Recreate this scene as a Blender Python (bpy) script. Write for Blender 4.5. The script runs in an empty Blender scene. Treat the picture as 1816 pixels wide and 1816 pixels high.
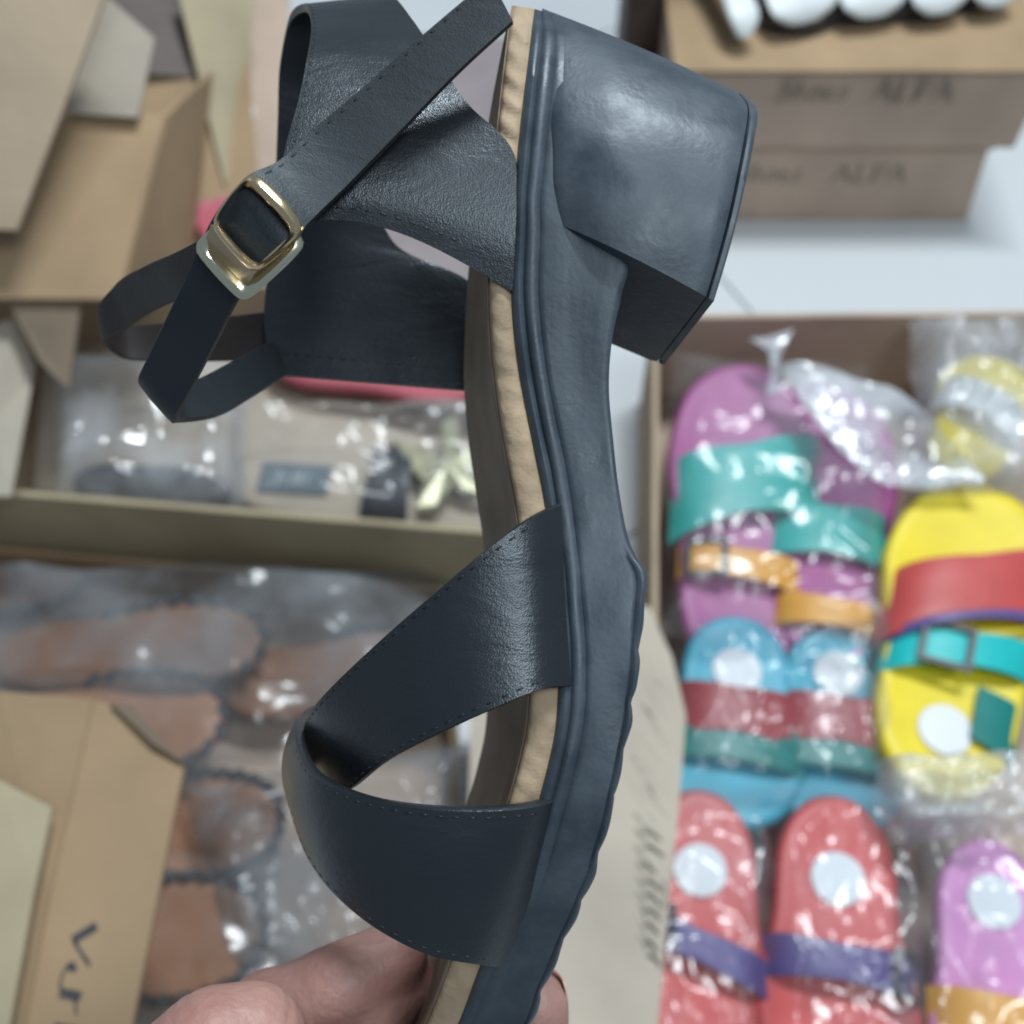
import bpy, bmesh, math, random
import numpy as np
from mathutils import Vector, Matrix, noise

random.seed(11)
sc = bpy.context.scene
COL = sc.collection

# ---------------------------------------------------------------- camera
PITCH = math.radians(58.0)
CAM_H = 0.85
FPX = 2040.0                      # focal length in pixels of the 1816 px photograph
cam_d = bpy.data.cameras.new("camera")
cam = bpy.data.objects.new("camera", cam_d)
COL.objects.link(cam)
cam.location = (0, 0, CAM_H)
cam.rotation_euler = (math.pi / 2 - PITCH, 0, 0)
cam_d.angle = 2 * math.atan(908 / FPX)
cam_d.clip_start = 0.01
cam_d.clip_end = 50
cam_d.dof.use_dof = True
cam_d.dof.focus_distance = 0.25
cam_d.dof.aperture_fstop = 12.0
sc.camera = cam

# ---------------------------------------------------------------- light
world = bpy.data.worlds.new("World")
sc.world = world
world.use_nodes = True
wb = world.node_tree.nodes["Background"]
wb.inputs[0].default_value = (0.68, 0.84, 1.0, 1)
wb.inputs[1].default_value = 0.26

def area_lamp(name, loc, target, sx, sy, power, col):
    l = bpy.data.lights.new(name, 'AREA')
    l.shape = 'RECTANGLE'
    l.size = sx
    l.size_y = sy
    l.energy = power
    l.color = col
    o = bpy.data.objects.new(name, l)
    COL.objects.link(o)
    o.location = loc
    o.rotation_euler = (Vector(target) - Vector(loc)).to_track_quat('-Z', 'Y').to_euler()
    return o

area_lamp("ceiling_lamp", (0.42, 1.15, 2.3), (0.1, 0.5, 0), 0.8, 0.14, 49, (0.89, 0.96, 1.0))
area_lamp("ceiling_lamp", (0.75, -0.40, 2.4), (0.1, 0.4, 0), 1.2, 0.5, 22, (0.89, 0.96, 1.0))

sc.view_settings.view_transform = 'Standard'
sc.view_settings.look = 'None'
sc.view_settings.exposure = -0.08
sc.view_settings.gamma = 1.0
sc.view_settings.use_curve_mapping = False
sc.cycles.use_denoising = True
sc.cycles.filter_width = 1.9
sc.cycles.max_bounces = 10
sc.cycles.transparent_max_bounces = 24
sc.cycles.caustics_reflective = False
sc.cycles.caustics_refractive = False

# ---------------------------------------------------------------- helpers
CAMP = Vector((0, 0, CAM_H))
FW = Vector((0, math.cos(PITCH), -math.sin(PITCH)))
UP = Vector((0, math.sin(PITCH), math.cos(PITCH)))
RT = Vector((1, 0, 0))

def ray(px, py):
    return RT * ((px - 908) / FPX) - UP * ((py - 908) / FPX) + FW

def C(px, py, d):                 # a point seen at (px, py) of the photograph, d metres in front of the lens
    return CAMP + ray(px, py) * d

def at(px, py, z):                # the point seen at (px, py) that lies at height z
    r = ray(px, py)
    return CAMP + r * ((z - CAM_H) / r.z)

ORIGIN = {}

def tag(o, label=None, cat=None, group=None, kind=None):
    if label: o["label"] = label
    if cat: o["category"] = cat
    if group: o["group"] = group
    if kind: o["kind"] = kind
    return o

def thing(name, loc, label, cat, group=None, mat=None):
    o = bpy.data.objects.new(name, None)
    o.empty_display_size = 0.02
    COL.objects.link(o)
    if mat is not None:
        o.matrix_world = mat
        o.location = loc
    else:
        o.location = loc
    tag(o, label, cat, group)
    ORIGIN[o.name] = Vector(loc)
    return o

def mesh_obj(name, verts, faces, mat, parent=None, smooth=True, world_space=False, angle=None):
    org = Vector((0, 0, 0))
    if parent is not None:
        org = ORIGIN.get(parent.name, org)
    me = bpy.data.meshes.new(name)
    if world_space:
        verts = [Vector(v) - org for v in verts]
    me.from_pydata([tuple(v) for v in verts], [], faces)
    me.validate()
    bm = bmesh.new()
    bm.from_mesh(me)
    bmesh.ops.recalc_face_normals(bm, faces=bm.faces)
    if angle is not None:
        for e in bm.edges:
            if len(e.link_faces) == 2 and e.calc_face_angle(0) > angle:
                e.smooth = False
    bm.to_mesh(me)
    bm.free()
    for p in me.polygons:
        p.use_smooth = smooth
    me.materials.append(mat)
    o = bpy.data.objects.new(name, me)
    COL.objects.link(o)
    if parent is not None:
        o.parent = parent
        ORIGIN[o.name] = org if world_space else Vector((0, 0, 0))
    return o

def catmull(rows, n):
    """rows: list of tuples of Vectors (or floats lists); returns n resampled rows."""
    A = np.array([[c for v in r for c in v] for r in rows], float)
    m = len(A)
    # chord-length parameter
    seg = np.linalg.norm(np.diff(A, axis=0), axis=1)
    t = np.concatenate([[0], np.cumsum(seg)])
    t = t / t[-1]
    out = []
    P = np.vstack([2 * A[0] - A[1], A, 2 * A[-1] - A[-2]])
    T = np.concatenate([[2 * t[0] - t[1]], t, [2 * t[-1] - t[-2]]])
    for k in range(n):
        u = k / (n - 1)
        i = min(max(int(np.searchsorted(t, u, side='right')) - 1, 0), m - 2)
        t0, t1, t2, t3 = T[i], T[i + 1], T[i + 2], T[i + 3]
        p0, p1, p2, p3 = P[i], P[i + 1], P[i + 2], P[i + 3]
        h = t2 - t1
        s = (u - t1) / h
        m1 = h * ((p1 - p0) / (t1 - t0) - (p2 - p0) / (t2 - t0) + (p2 - p1) / (t2 - t1))
        m2 = h * ((p2 - p1) / (t2 - t1) - (p3 - p1) / (t3 - t1) + (p3 - p2) / (t3 - t2))
        out.append((2 * s**3 - 3 * s**2 + 1) * p1 + (s**3 - 2 * s**2 + s) * m1 + (-2 * s**3 + 3 * s**2) * p2 + (s**3 - s**2) * m2)
    return np.array(out)

class Ribbon:
    """a strap: rows of (edge, other edge) points, with thickness and rounded edges"""
    def __init__(self, rows, n=60, m=12, th=0.0018, crown=0.0, flip=False):
        R = catmull(rows, n)
        a, b = R[:, :3], R[:, 3:6]
        ts = np.linspace(0, 1, m)
        ts = 0.5 - 0.5 * np.cos(np.pi * ts) * (0.9) - 0.05 * np.cos(np.pi * ts)
        S = a[:, None, :] * (1 - ts)[None, :, None] + b[:, None, :] * ts[None, :, None]
        du = np.gradient(S, axis=0)
        dv = np.gradient(S, axis=1)
        N = np.cross(du, dv)
        N /= np.linalg.norm(N, axis=2, keepdims=True) + 1e-12
        if flip: N = -N
        S = S + N * (crown * (1 - (2 * ts - 1) ** 2))[None, :, None]
        self.S, self.N, self.ts, self.th, self.n, self.m = S, N, ts, th, n, m
    def point(self, i, t, lift=0.0):
        j = np.interp(t, self.ts, np.arange(self.m))
        j0 = int(min(j, self.m - 2)); f = j - j0
        return Vector(self.S[i, j0] * (1 - f) + self.S[i, j0 + 1] * f + self.N[i, j0] * (self.th / 2 + lift))
    def build(self, name, mat, parent, world_space=True):
        n, m, th = self.n, self.m, self.th
        edge = np.ones(m); edge[0] = edge[-1] = 0.45
        F = self.S + self.N * (th / 2) * edge[None, :, None]
        B = self.S - self.N * (th / 2) * edge[None, :, None]
        v = [tuple(p) for p in F.reshape(-1, 3)] + [tuple(p) for p in B.reshape(-1, 3)]
        o = n * m
        f = []
        for i in range(n - 1):
            for j in range(m - 1):
                q = i * m + j
                f.append((q, q + 1, q + m + 1, q + m))
                f.append((o + q, o + q + m, o + q + m + 1, o + q + 1))
            for j in (0, m - 1):
                q = i * m + j
                f.append((q, q + m, o + q + m, o + q))
        for i in (0, n - 1):
            for j in range(m - 1):
                q = i * m + j
                f.append((q, q + 1, o + q + 1, o + q))
        return mesh_obj(name, v, f, mat, parent, True, world_space, math.radians(50))
    def stitches(self, t_of, i0, i1, pitch, parent, mat, size=(0.0010, 0.00024, 0.00010), name="stitching", world_space=True):
        pts = [self.point(i, t_of) for i in range(i0, i1 + 1)]
        nrm = [Vector(self.N[i, 0 if t_of < .5 else -1]) for i in range(i0, i1 + 1)]
        V, Fc = [], []
        acc = 0.0
        for k in range(len(pts) - 1):
            a, b = pts[k], pts[k + 1]
            L = (b - a).length
            while acc < L:
                p = a.lerp(b, acc / L); tv = (b - a).normalized(); nn = nrm[k]
                sv = tv.cross(nn).normalized()
                base = len(V)
                hl, hw, hh = size
                for sx, sy, sz in ((-1, 0, -.3), (-.6, -1, 0), (-.6, 1, 0), (-.4, 0, 1), (1, 0, -.3), (.6, -1, 0), (.6, 1, 0), (.4, 0, 1)):
                    V.append(p + tv * sx * hl + sv * sy * hw + nn * (sz * hh))
                for q in ((0, 1, 3), (0, 3, 2), (1, 5, 7, 3), (3, 7, 6, 2), (4, 7, 5), (4, 6, 7), (1, 0, 2, 6, 4, 5)):
                    Fc.append(tuple(base + x for x in q))
                acc += pitch
            acc -= L
        o = mesh_obj(name, V, Fc, mat, parent, True, world_space)
        o["kind"] = "stuff"
        return o

def slab(name, pts, th, mat, parent=None, bulge=0.0, world_space=True, sub=1):
    """a flat sheet of card with thickness; pts world corners in order; th goes along -normal"""
    pts = [Vector(p) for p in pts]
    nrm = Vector((0, 0, 0))
    for i in range(len(pts)):
        a, b = pts[i], pts[(i + 1) % len(pts)]
        nrm += Vector(((a.y - b.y) * (a.z + b.z), (a.z - b.z) * (a.x + b.x), (a.x - b.x) * (a.y + b.y)))
    nrm.normalize()
    if nrm.dot(CAMP - pts[0]) < 0: nrm = -nrm
    if len(pts) == 4 and sub > 1:
        V = []; Fc = []
        k = sub + 1
        for side in (0, 1):
            for i in range(k):
                for j in range(k):
                    u, w = i / sub, j / sub
                    p = (pts[0] * (1 - u) + pts[1] * u) * (1 - w) + (pts[3] * (1 - u) + pts[2] * u) * w
                    b = bulge * (1 - (2 * u - 1) ** 2) * (1 - (2 * w - 1) ** 2) + 0.0012 * noise.noise(p * 18) * (1 if sub > 2 else 0)
                    V.append(p + nrm * (b - side * th))
        o = k * k
        for i in range(sub):
            for j in range(sub):
                q = i * k + j
                Fc.append((q, q + k, q + k + 1, q + 1)); Fc.append((o + q, o + q + 1, o + q + k + 1, o + q + k))
        for i in range(sub):
            for (a, b) in ((i, i + 1), (sub * k + i, sub * k + i + 1), (i * k, (i + 1) * k), (i * k + sub, (i + 1) * k + sub)):
                Fc.append((a, b, o + b, o + a))
        return mesh_obj(name, V, Fc, mat, parent, True, world_space, math.radians(35))
    n = len(pts)
    V = pts + [p - nrm * th for p in pts]
    Fc = [tuple(range(n)), tuple(range(2 * n - 1, n - 1, -1))] + [(i, (i + 1) % n, n + (i + 1) % n, n + i) for i in range(n)]
    return mesh_obj(name, V, Fc, mat, parent, False, world_space)

def hexa(name, b, t, mat, parent=None, bevel=0.0015):
    """a six-sided block: four bottom and four top corners (world)"""
    V = list(b) + list(t)
    Fc = [(0, 1, 2, 3), (4, 5, 6, 7)] + [(i, (i + 1) % 4, 4 + (i + 1) % 4, 4 + i) for i in range(4)]
    o = mesh_obj(name, V, Fc, mat, parent, False, True)
    if bevel:
        md = o.modifiers.new("bevel", 'BEVEL'); md.width = bevel; md.segments = 2
    return o

# ---------------------------------------------------------------- materials
def nt(name):
    m = bpy.data.materials.new(name)
    m.use_nodes = True
    t = m.node_tree
    return m, t, t.nodes["Principled BSDF"], t.nodes["Material Output"]

def surf(name, col, rough=0.5, var=0.12, vscale=30, bump=0.0, bscale=200, metallic=0.0, spec=0.5, sss=0.0, coat=0.0, col2=None, rvar=0.0, sheen=0.0):
    m, t, b, out = nt(name)
    n = t.nodes; l = t.links
    tc = n.new("ShaderNodeTexCoord")
    nz = n.new("ShaderNodeTexNoise"); nz.inputs["Scale"].default_value = vscale; nz.inputs["Detail"].default_value = 6
    l.new(tc.outputs["Object"], nz.inputs["Vector"])
    mx = n.new("ShaderNodeMix"); mx.data_type = 'RGBA'
    c2 = col2 if col2 else tuple(c * (1 - 2.2 * var) for c in col)
    c1 = col if col2 else tuple(min(1, c * (1 + var)) for c in col)
    ramp = n.new("ShaderNodeMapRange"); ramp.inputs[1].default_value = 0.3; ramp.inputs[2].default_value = 0.7
    l.new(nz.outputs["Fac"], ramp.inputs[0]); l.new(ramp.outputs[0], mx.inputs[0])
    mx.inputs[6].default_value = (*c1, 1); mx.inputs[7].default_value = (*c2, 1)
    l.new(mx.outputs[2], b.inputs["Base Color"])
    b.inputs["Roughness"].default_value = rough
    b.inputs["Metallic"].default_value = metallic
    b.inputs["Specular IOR Level"].default_value = spec
    if rvar:
        r2 = n.new("ShaderNodeMapRange"); r2.inputs[3].default_value = rough - rvar; r2.inputs[4].default_value = rough + rvar
        r2.inputs[1].default_value = 0.3; r2.inputs[2].default_value = 0.7
        l.new(nz.outputs["Fac"], r2.inputs[0]); l.new(r2.outputs[0], b.inputs["Roughness"])
    if sss:
        b.inputs["Subsurface Weight"].default_value = sss
        b.inputs["Subsurface Radius"].default_value = (0.006, 0.0025, 0.0015)
        b.inputs["Subsurface Scale"].default_value = 1.0
    if coat:
        b.inputs["Coat Weight"].default_value = coat; b.inputs["Coat Roughness"].default_value = 0.15
    if sheen:
        b.inputs["Sheen Weight"].default_value = sheen
    if bump:
        nb = n.new("ShaderNodeTexNoise"); nb.inputs["Scale"].default_value = bscale; nb.inputs["Detail"].default_value = 5
        l.new(tc.outputs["Object"], nb.inputs["Vector"])
        bp = n.new("ShaderNodeBump"); bp.inputs["Strength"].default_value = bump; bp.inputs["Distance"].default_value = 0.001
        l.new(nb.outputs["Fac"], bp.inputs["Height"]); l.new(bp.outputs[0], b.inputs["Normal"])
    return m

M = {}
M['rubber'] = surf('rubber_sole', (0.029, 0.040, 0.053), 0.46, 0.2, 110, 0.10, 620, spec=0.55, rvar=0.12, col2=(0.054, 0.069, 0.085))
M['rubber'].node_tree.nodes['Principled BSDF'].inputs['Specular Tint'].default_value = (0.86, 0.94, 1.0, 1)
M['thread'] = surf('black_thread', (0.012, 0.014, 0.018), 0.5, 0.1)
M['insole_shaded'] = surf('insole_top_shaded', (0.26, 0.20, 0.145), 0.75, 0.12, 60, 0.3, 400)  # darker copy of the footbed: shade on its top put into the colour
M['gold_dark'] = surf('darker_gold_metal', (0.50, 0.39, 0.26), 0.34, 0.05, 50, metallic=1.0)  # darker gold for the wall between buckle frame and base
M['card_shaded'] = surf('cardboard_shaded', (0.19, 0.145, 0.10), 0.85, 0.08, 20)  # cardboard darkened in colour to stand in for shaded interior and recess
M['footbed'] = surf('footbed_tan', (0.38, 0.285, 0.185), 0.7, 0.12, 70, 0.5, 300)
M['gold'] = surf('gold_metal', (0.93, 0.72, 0.45), 0.16, 0.03, 50, 0.0, metallic=1.0)
M['pale_gold'] = surf('pale_gold_metal', (0.84, 0.80, 0.62), 0.24, 0.03, 50, 0.0, metallic=1.0)
M['skin'] = surf('skin', (0.42, 0.245, 0.205), 0.5, 0.10, 70, 0.45, 420, sss=0.15, col2=(0.34, 0.165, 0.14))
M['nail'] = surf('fingernail', (0.70, 0.45, 0.40), 0.28, 0.04, 50)
def card(name, col):
    m = surf(name, col, 0.8, 0.085, 11, 0.35, 130, spec=0.25)
    return m
M['card'] = card('cardboard', (0.375, 0.265, 0.16))
M['card_light'] = card('cardboard_light', (0.43, 0.335, 0.24))
M['card_pink'] = card('cardboard_pinkish', (0.50, 0.39, 0.31))
M['card_grey'] = card('cardboard_grey', (0.41, 0.365, 0.30))
M['card_tan'] = card('cardboard_warm_grey', (0.48, 0.425, 0.35))
M['card_yellow'] = card('cardboard_yellow', (0.42, 0.36, 0.24))
M['ink'] = surf('printed_ink', (0.06, 0.062, 0.07), 0.7, 0.2, 300)
M['ink_faint'] = surf('printed_ink_faint', (0.245, 0.20, 0.16), 0.8, 0.15, 300)
M['ink_grey'] = surf('printed_ink_grey', (0.33, 0.295, 0.245), 0.8, 0.15, 300)
M['white_foam'] = surf('white_sticker', (0.72, 0.75, 0.78), 0.45, 0.03, 20)
def pvc(name, col): return surf(name, col, 0.42, 0.05, 25, 0.12, 260, spec=0.45)
M['purple'] = pvc('purple_foam', (0.38, 0.055, 0.245))
M['teal'] = pvc('teal_strap', (0.018, 0.40, 0.36))
M['teal_dark'] = pvc('dark_teal_strap', (0.012, 0.20, 0.18))
M['orange'] = pvc('orange_strap', (0.78, 0.36, 0.035))
M['blue'] = pvc('sky_blue_foam', (0.035, 0.40, 0.55))
M['red'] = pvc('coral_red_foam', (0.62, 0.065, 0.06))
M['dull_red'] = pvc('dull_red_strap', (0.36, 0.05, 0.06))
M['turquoise'] = pvc('turquoise_strap', (0.015, 0.50, 0.50))
M['brick'] = pvc('brick_red_strap', (0.50, 0.075, 0.07))
M['violet'] = pvc('violet_strap', (0.115, 0.085, 0.25))
M['yellow'] = pvc('yellow_foam', (0.80, 0.64, 0.03))
M['pink'] = pvc('pink_foam', (0.68, 0.26, 0.56))
M['rose'] = pvc('rose_foam', (0.46, 0.11, 0.14))
M['brown'] = pvc('tan_brown_footbed', (0.34, 0.165, 0.09))
M['beige'] = pvc('beige_footbed', (0.43, 0.36, 0.28))
M['dark_trim'] = surf('dark_trim', (0.035, 0.037, 0.045), 0.4, 0.2, 80)
M['dark_brown'] = surf('dark_brown_wood_and_gap', (0.070, 0.048, 0.038), 0.55, 0.15, 30)
M['white_strap'] = surf('white_strap', (0.66, 0.70, 0.70), 0.45, 0.05, 30)
M['gold_leatherette'] = surf('gold_leatherette', (0.56, 0.53, 0.34), 0.4, 0.2, 120, 0.5, 200, metallic=0.35)
M['white_bag'] = surf('white_plastic', (0.72, 0.76, 0.80), 0.35, 0.06, 20, 0.3, 60)

def leather(name, col, rough, spec):
    m, t, b, out = nt(name)
    n = t.nodes; l = t.links
    tc = n.new("ShaderNodeTexCoord")
    b.inputs["Specular IOR Level"].default_value = spec
    b.inputs["Specular Tint"].default_value = (0.84, 0.93, 1.0, 1)
    vz = n.new("ShaderNodeTexVoronoi"); vz.inputs["Scale"].default_value = 2600
    fz = n.new("ShaderNodeTexNoise"); fz.inputs["Scale"].default_value = 900; fz.inputs["Detail"].default_value = 3
    mp = n.new("ShaderNodeMapping"); mp.inputs["Scale"].default_value = (1, 3.2, 1.3); mp.inputs["Rotation"].default_value = (0.3, 0.2, 0.7)
    cz = n.new("ShaderNodeTexNoise"); cz.inputs["Scale"].default_value = 55; cz.inputs["Detail"].default_value = 4; cz.inputs["Distortion"].default_value = 0.8
    big = n.new("ShaderNodeTexNoise"); big.inputs["Scale"].default_value = 38; big.inputs["Detail"].default_value = 6
    for q in (vz, fz, big): l.new(tc.outputs["Object"], q.inputs["Vector"])
    l.new(tc.outputs["Object"], mp.inputs["Vector"]); l.new(mp.outputs[0], cz.inputs["Vector"])
    b1 = n.new("ShaderNodeBump"); b1.inputs["Strength"].default_value = .22; b1.inputs["Distance"].default_value = .0012
    l.new(cz.outputs["Fac"], b1.inputs["Height"])
    b2 = n.new("ShaderNodeBump"); b2.inputs["Strength"].default_value = .16; b2.inputs["Distance"].default_value = .0003
    l.new(vz.outputs["Distance"], b2.inputs["Height"]); l.new(b1.outputs[0], b2.inputs["Normal"])
    b3 = n.new("ShaderNodeBump"); b3.inputs["Strength"].default_value = .10; b3.inputs["Distance"].default_value = .0006
    l.new(fz.outputs["Fac"], b3.inputs["Height"]); l.new(b2.outputs[0], b3.inputs["Normal"])
    l.new(b3.outputs[0], b.inputs["Normal"])
    r = n.new("ShaderNodeMapRange"); r.inputs[1].default_value = .3; r.inputs[2].default_value = .7; r.inputs[3].default_value = rough - .07; r.inputs[4].default_value = rough + .10
    l.new(big.outputs["Fac"], r.inputs[0]); l.new(r.outputs[0], b.inputs["Roughness"])
    mx = n.new("ShaderNodeMix"); mx.data_type = 'RGBA'
    mx.inputs[6].default_value = (*col, 1); mx.inputs[7].default_value = (*[c * 1.35 for c in col], 1)
    l.new(big.outputs["Fac"], mx.inputs[0]); l.new(mx.outputs[2], b.inputs["Base Color"])
    return m
M['leather'] = leather('black_leather', (0.0115, 0.0140, 0.0175), 0.31, 0.72)
M['strap_leather'] = leather('strap_leather', (0.013, 0.017, 0.020), 0.50, 0.42)
M['loop_leather'] = leather('dark_brown_leather', (0.026, 0.020, 0.018), 0.6, 0.35)

def plastic(name, haze, gloss, tint=(0.95, 0.965, 0.98), bstr=0.9, bsc=22, rough=0.1, dcol=(0.75, 0.78, 0.82)):
    m = bpy.data.materials.new(name); m.use_nodes = True
    t = m.node_tree; n = t.nodes; l = t.links
    n.remove(n["Principled BSDF"]); out = n["Material Output"]
    tr = n.new("ShaderNodeBsdfTransparent"); tr.inputs[0].default_value = (*tint, 1)
    df = n.new("ShaderNodeBsdfDiffuse"); df.inputs[0].default_value = (*dcol, 1)
    gl = n.new("ShaderNodeBsdfGlossy"); gl.inputs[0].default_value = (1, 1, 1, 1); gl.inputs["Roughness"].default_value = rough
    tc = n.new("ShaderNodeTexCoord")
    nz = n.new("ShaderNodeTexNoise"); nz.inputs["Scale"].default_value = bsc; nz.inputs["Detail"].default_value = 3; nz.inputs["Distortion"].default_value = 1.2
    l.new(tc.outputs["Object"], nz.inputs["Vector"])
    bp = n.new("ShaderNodeBump"); bp.inputs["Strength"].default_value = bstr; bp.inputs["Distance"].default_value = 0.006
    l.new(nz.outputs["Fac"], bp.inputs["Height"]); l.new(bp.outputs[0], gl.inputs["Normal"])
    n2 = n.new("ShaderNodeTexNoise"); n2.inputs["Scale"].default_value = 13; n2.inputs["Detail"].default_value = 5
    l.new(tc.outputs["Object"], n2.inputs["Vector"])
    r = n.new("ShaderNodeMapRange"); r.inputs[1].default_value = 0.35; r.inputs[2].default_value = 0.75
    r.inputs[3].default_value = haze * 0.25; r.inputs[4].default_value = haze * 2.0
    l.new(n2.outputs["Fac"], r.inputs[0])
    m1 = n.new("ShaderNodeMixShader"); l.new(r.outputs[0], m1.inputs[0]); l.new(tr.outputs[0], m1.inputs[1]); l.new(df.outputs[0], m1.inputs[2])
    fr = n.new("ShaderNodeLayerWeight"); fr.inputs[0].default_value = 0.25
    mr = n.new("ShaderNodeMapRange"); mr.inputs[3].default_value = gloss; mr.inputs[4].default_value = 0.28
    l.new(fr.outputs["Fresnel"], mr.inputs[0])
    m2 = n.new("ShaderNodeMixShader"); l.new(mr.outputs[0], m2.inputs[0]); l.new(m1.outputs[0], m2.inputs[1]); l.new(gl.outputs[0], m2.inputs[2])
    l.new(m2.outputs[0], out.inputs["Surface"])
    return m
M['plastic'] = plastic('clear_plastic_bag', 0.05, 0.035, bstr=.6, bsc=24, rough=.13)
M['plastic_grey'] = plastic('hazy_grey_plastic_bag', 0.36, 0.014, bstr=.25, bsc=8, rough=.18, dcol=(0.30, 0.325, 0.35), tint=(.86, .88, .90))
M['plastic_thick'] = plastic('cloudy_plastic_bag', 0.30, 0.06, bstr=.7, bsc=18)
M['white_film'] = plastic('white_translucent_film', 0.42, 0.06, bstr=.5, bsc=30, rough=.2, dcol=(.78, .81, .85))
M['plastic_thin'] = plastic('thin_clear_plastic', 0.075, 0.03, bstr=.10, bsc=8, rough=.2)

def tile_mat():
    m, t, b, out = nt('white_floor_tile')
    n = t.nodes; l = t.links
    tc = n.new("ShaderNodeTexCoord")
    n2 = n.new("ShaderNodeTexNoise"); n2.inputs["Scale"].default_value = 3; n2.inputs["Detail"].default_value = 6
    l.new(tc.outputs["Object"], n2.inputs["Vector"])
    cr = n.new("ShaderNodeMix"); cr.data_type = 'RGBA'
    cr.inputs[6].default_value = (0.61, 0.64, 0.66, 1); cr.inputs[7].default_value = (0.55, 0.585, 0.61, 1)
    l.new(n2.outputs["Fac"], cr.inputs[0]); l.new(cr.outputs[2], b.inputs["Base Color"])
    b.inputs["Roughness"].default_value = 0.32
    return m
M['tile'] = tile_mat()
M['grout'] = surf('grey_grout', (0.47, 0.48, 0.49), 0.85, 0.1, 60)

# ---------------------------------------------------------------- floor
floor = mesh_obj('floor', [(-2.4, -1.2, -0.004), (2.4, -1.2, -0.004), (2.4, 3.2, -0.004), (-2.4, 3.2, -0.004)], [(0, 1, 2, 3)], M['grout'], None, False)
tag(floor, kind='structure')
TS = 0.60
a0 = at(1510, 757, 0)
_d = at(1352, 556, 0) - at(1285, 480, 0)
ang = math.atan2(_d.y, _d.x)
tile_me = None
gx = Vector((math.cos(ang), math.sin(ang), 0)); gy = Vector((-math.sin(ang), math.cos(ang), 0))
for i in range(-4, 5):
    for j in range(-4, 5):
        c = Vector((a0.x, a0.y, 0)) + gx * TS * (i + 0.5) + gy * TS * (j + 0.5)
        if not (-1.2 < c.x < 1.4 and -0.6 < c.y < 2.2): continue
        if tile_me is None:
            h = TS / 2 - 0.0009
            o = mesh_obj('tile', [(-h, -h, -0.004), (h, -h, -0.004), (h, h, -0.004), (-h, h, -0.004),
                                  (-h + .001, -h + .001, 0), (h - .001, -h + .001, 0), (h - .001, h - .001, 0), (-h + .001, h - .001, 0)],
                         [(4, 5, 6, 7), (0, 1, 5, 4), (1, 2, 6, 5), (2, 3, 7, 6), (3, 0, 4, 7)], M['tile'], floor, False)
            tile_me = o.data
        else:
            o = bpy.data.objects.new('tile', tile_me); COL.objects.link(o); o.parent = floor
        o.location = c; o.rotation_euler = (0, 0, ang)

# ---------------------------------------------------------------- lettering drawn as flat strokes
def strokes(name, lines, org, ux, uy, mat, parent, lift=0.0006):
    """lines: list of (pts[(u,v)..], width) in metres on the plane org+u*ux+v*uy"""
    nrm = ux.cross(uy).normalized()
    if nrm.dot(CAMP - org) < 0: nrm = -nrm
    V, Fc = [], []
    for pts, w in lines:
        P = [org + ux * u + uy * v + nrm * lift for u, v in pts]
        base = len(V)
        for i, p in enumerate(P):
            a = P[max(i - 1, 0)]; b = P[min(i + 1, len(P) - 1)]
            s = (b - a).normalized().cross(nrm)
            ww = w[i] if isinstance(w, (list, tuple)) else w
            V += [p + s * ww / 2, p - s * ww / 2]
        for i in range(len(P) - 1):
            q = base + 2 * i
            Fc.append((q, q + 1, q + 3, q + 2))
    return mesh_obj(name, V, Fc, mat, parent, False, True)

def serif(text, h):
    """thick-and-thin capitals; returns strokes and advance"""
    L = []; x = 0.0; tk, tn = 0.17 * h, 0.06 * h
    for ch in text:
        if ch == 'A':
            L += [([(x, 0), (x + .38 * h, h)], tn), ([(x + .36 * h, h), (x + .78 * h, 0)], tk), ([(x + .16 * h, .36 * h), (x + .58 * h, .36 * h)], tn)]; x += .92 * h
        elif ch == 'L':
            L += [([(x + .12 * h, 0), (x + .12 * h, h)], tk), ([(x, .03 * h), (x + .6 * h, .03 * h), (x + .62 * h, .2 * h)], tn)]; x += .72 * h
        elif ch == 'P':
            L += [([(x + .12 * h, 0), (x + .12 * h, h)], tk),
                  ([(x, .97 * h), (x + .4 * h, .97 * h), (x + .58 * h, .85 * h), (x + .58 * h, .62 * h), (x + .4 * h, .48 * h), (x + .12 * h, .48 * h)], [tn, tn, tn * 1.6, tn * 1.6, tn, tn])]; x += .68 * h
        elif ch == ' ': x += .6 * h
    return L, x

def script_word(h, n=5):
    """a slanted brush-script word: tall looped first letters, then lower-case waves"""
    L = []
    S = [(.62, .92), (.42, 1.0), (.24, .86), (.30, .64), (.48, .44), (.42, .16), (.2, .0), (.0, .14)]
    L.append(([(a * h, b * h) for a, b in S], [0.07 * h, .1 * h, .13 * h, .16 * h, .16 * h, .13 * h, .1 * h, .06 * h]))
    x = .62 * h
    L.append(([(x, 0), (x + .28 * h, .98 * h)], .12 * h)); L.append(([(x + .1 * h, .4 * h), (x + .34 * h, .62 * h), (x + .4 * h, .4 * h), (x + .34 * h, 0)], .1 * h)); x += .62 * h
    def o_(x): return ([(x + .2 * h + .2 * h * math.cos(k * .7) + .06 * h * math.sin(k * .7), .31 * h + .29 * h * math.sin(k * .7)) for k in range(10)], .11 * h)
    L.append(o_(x)); x += .52 * h
    L.append(([(x, .3 * h), (x + .34 * h, .38 * h), (x + .26 * h, .6 * h), (x + .06 * h, .45 * h), (x + .04 * h, .1 * h), (x + .26 * h, 0), (x + .44 * h, .14 * h)], .1 * h)); x += .5 * h
    L.append(([(x + .4 * h, .52 * h), (x + .22 * h, .6 * h), (x + .12 * h, .45 * h), (x + .3 * h, .25 * h), (x + .2 * h, .02 * h), (x, .08 * h)], .1 * h)); x += .5 * h
    return L, x

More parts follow.
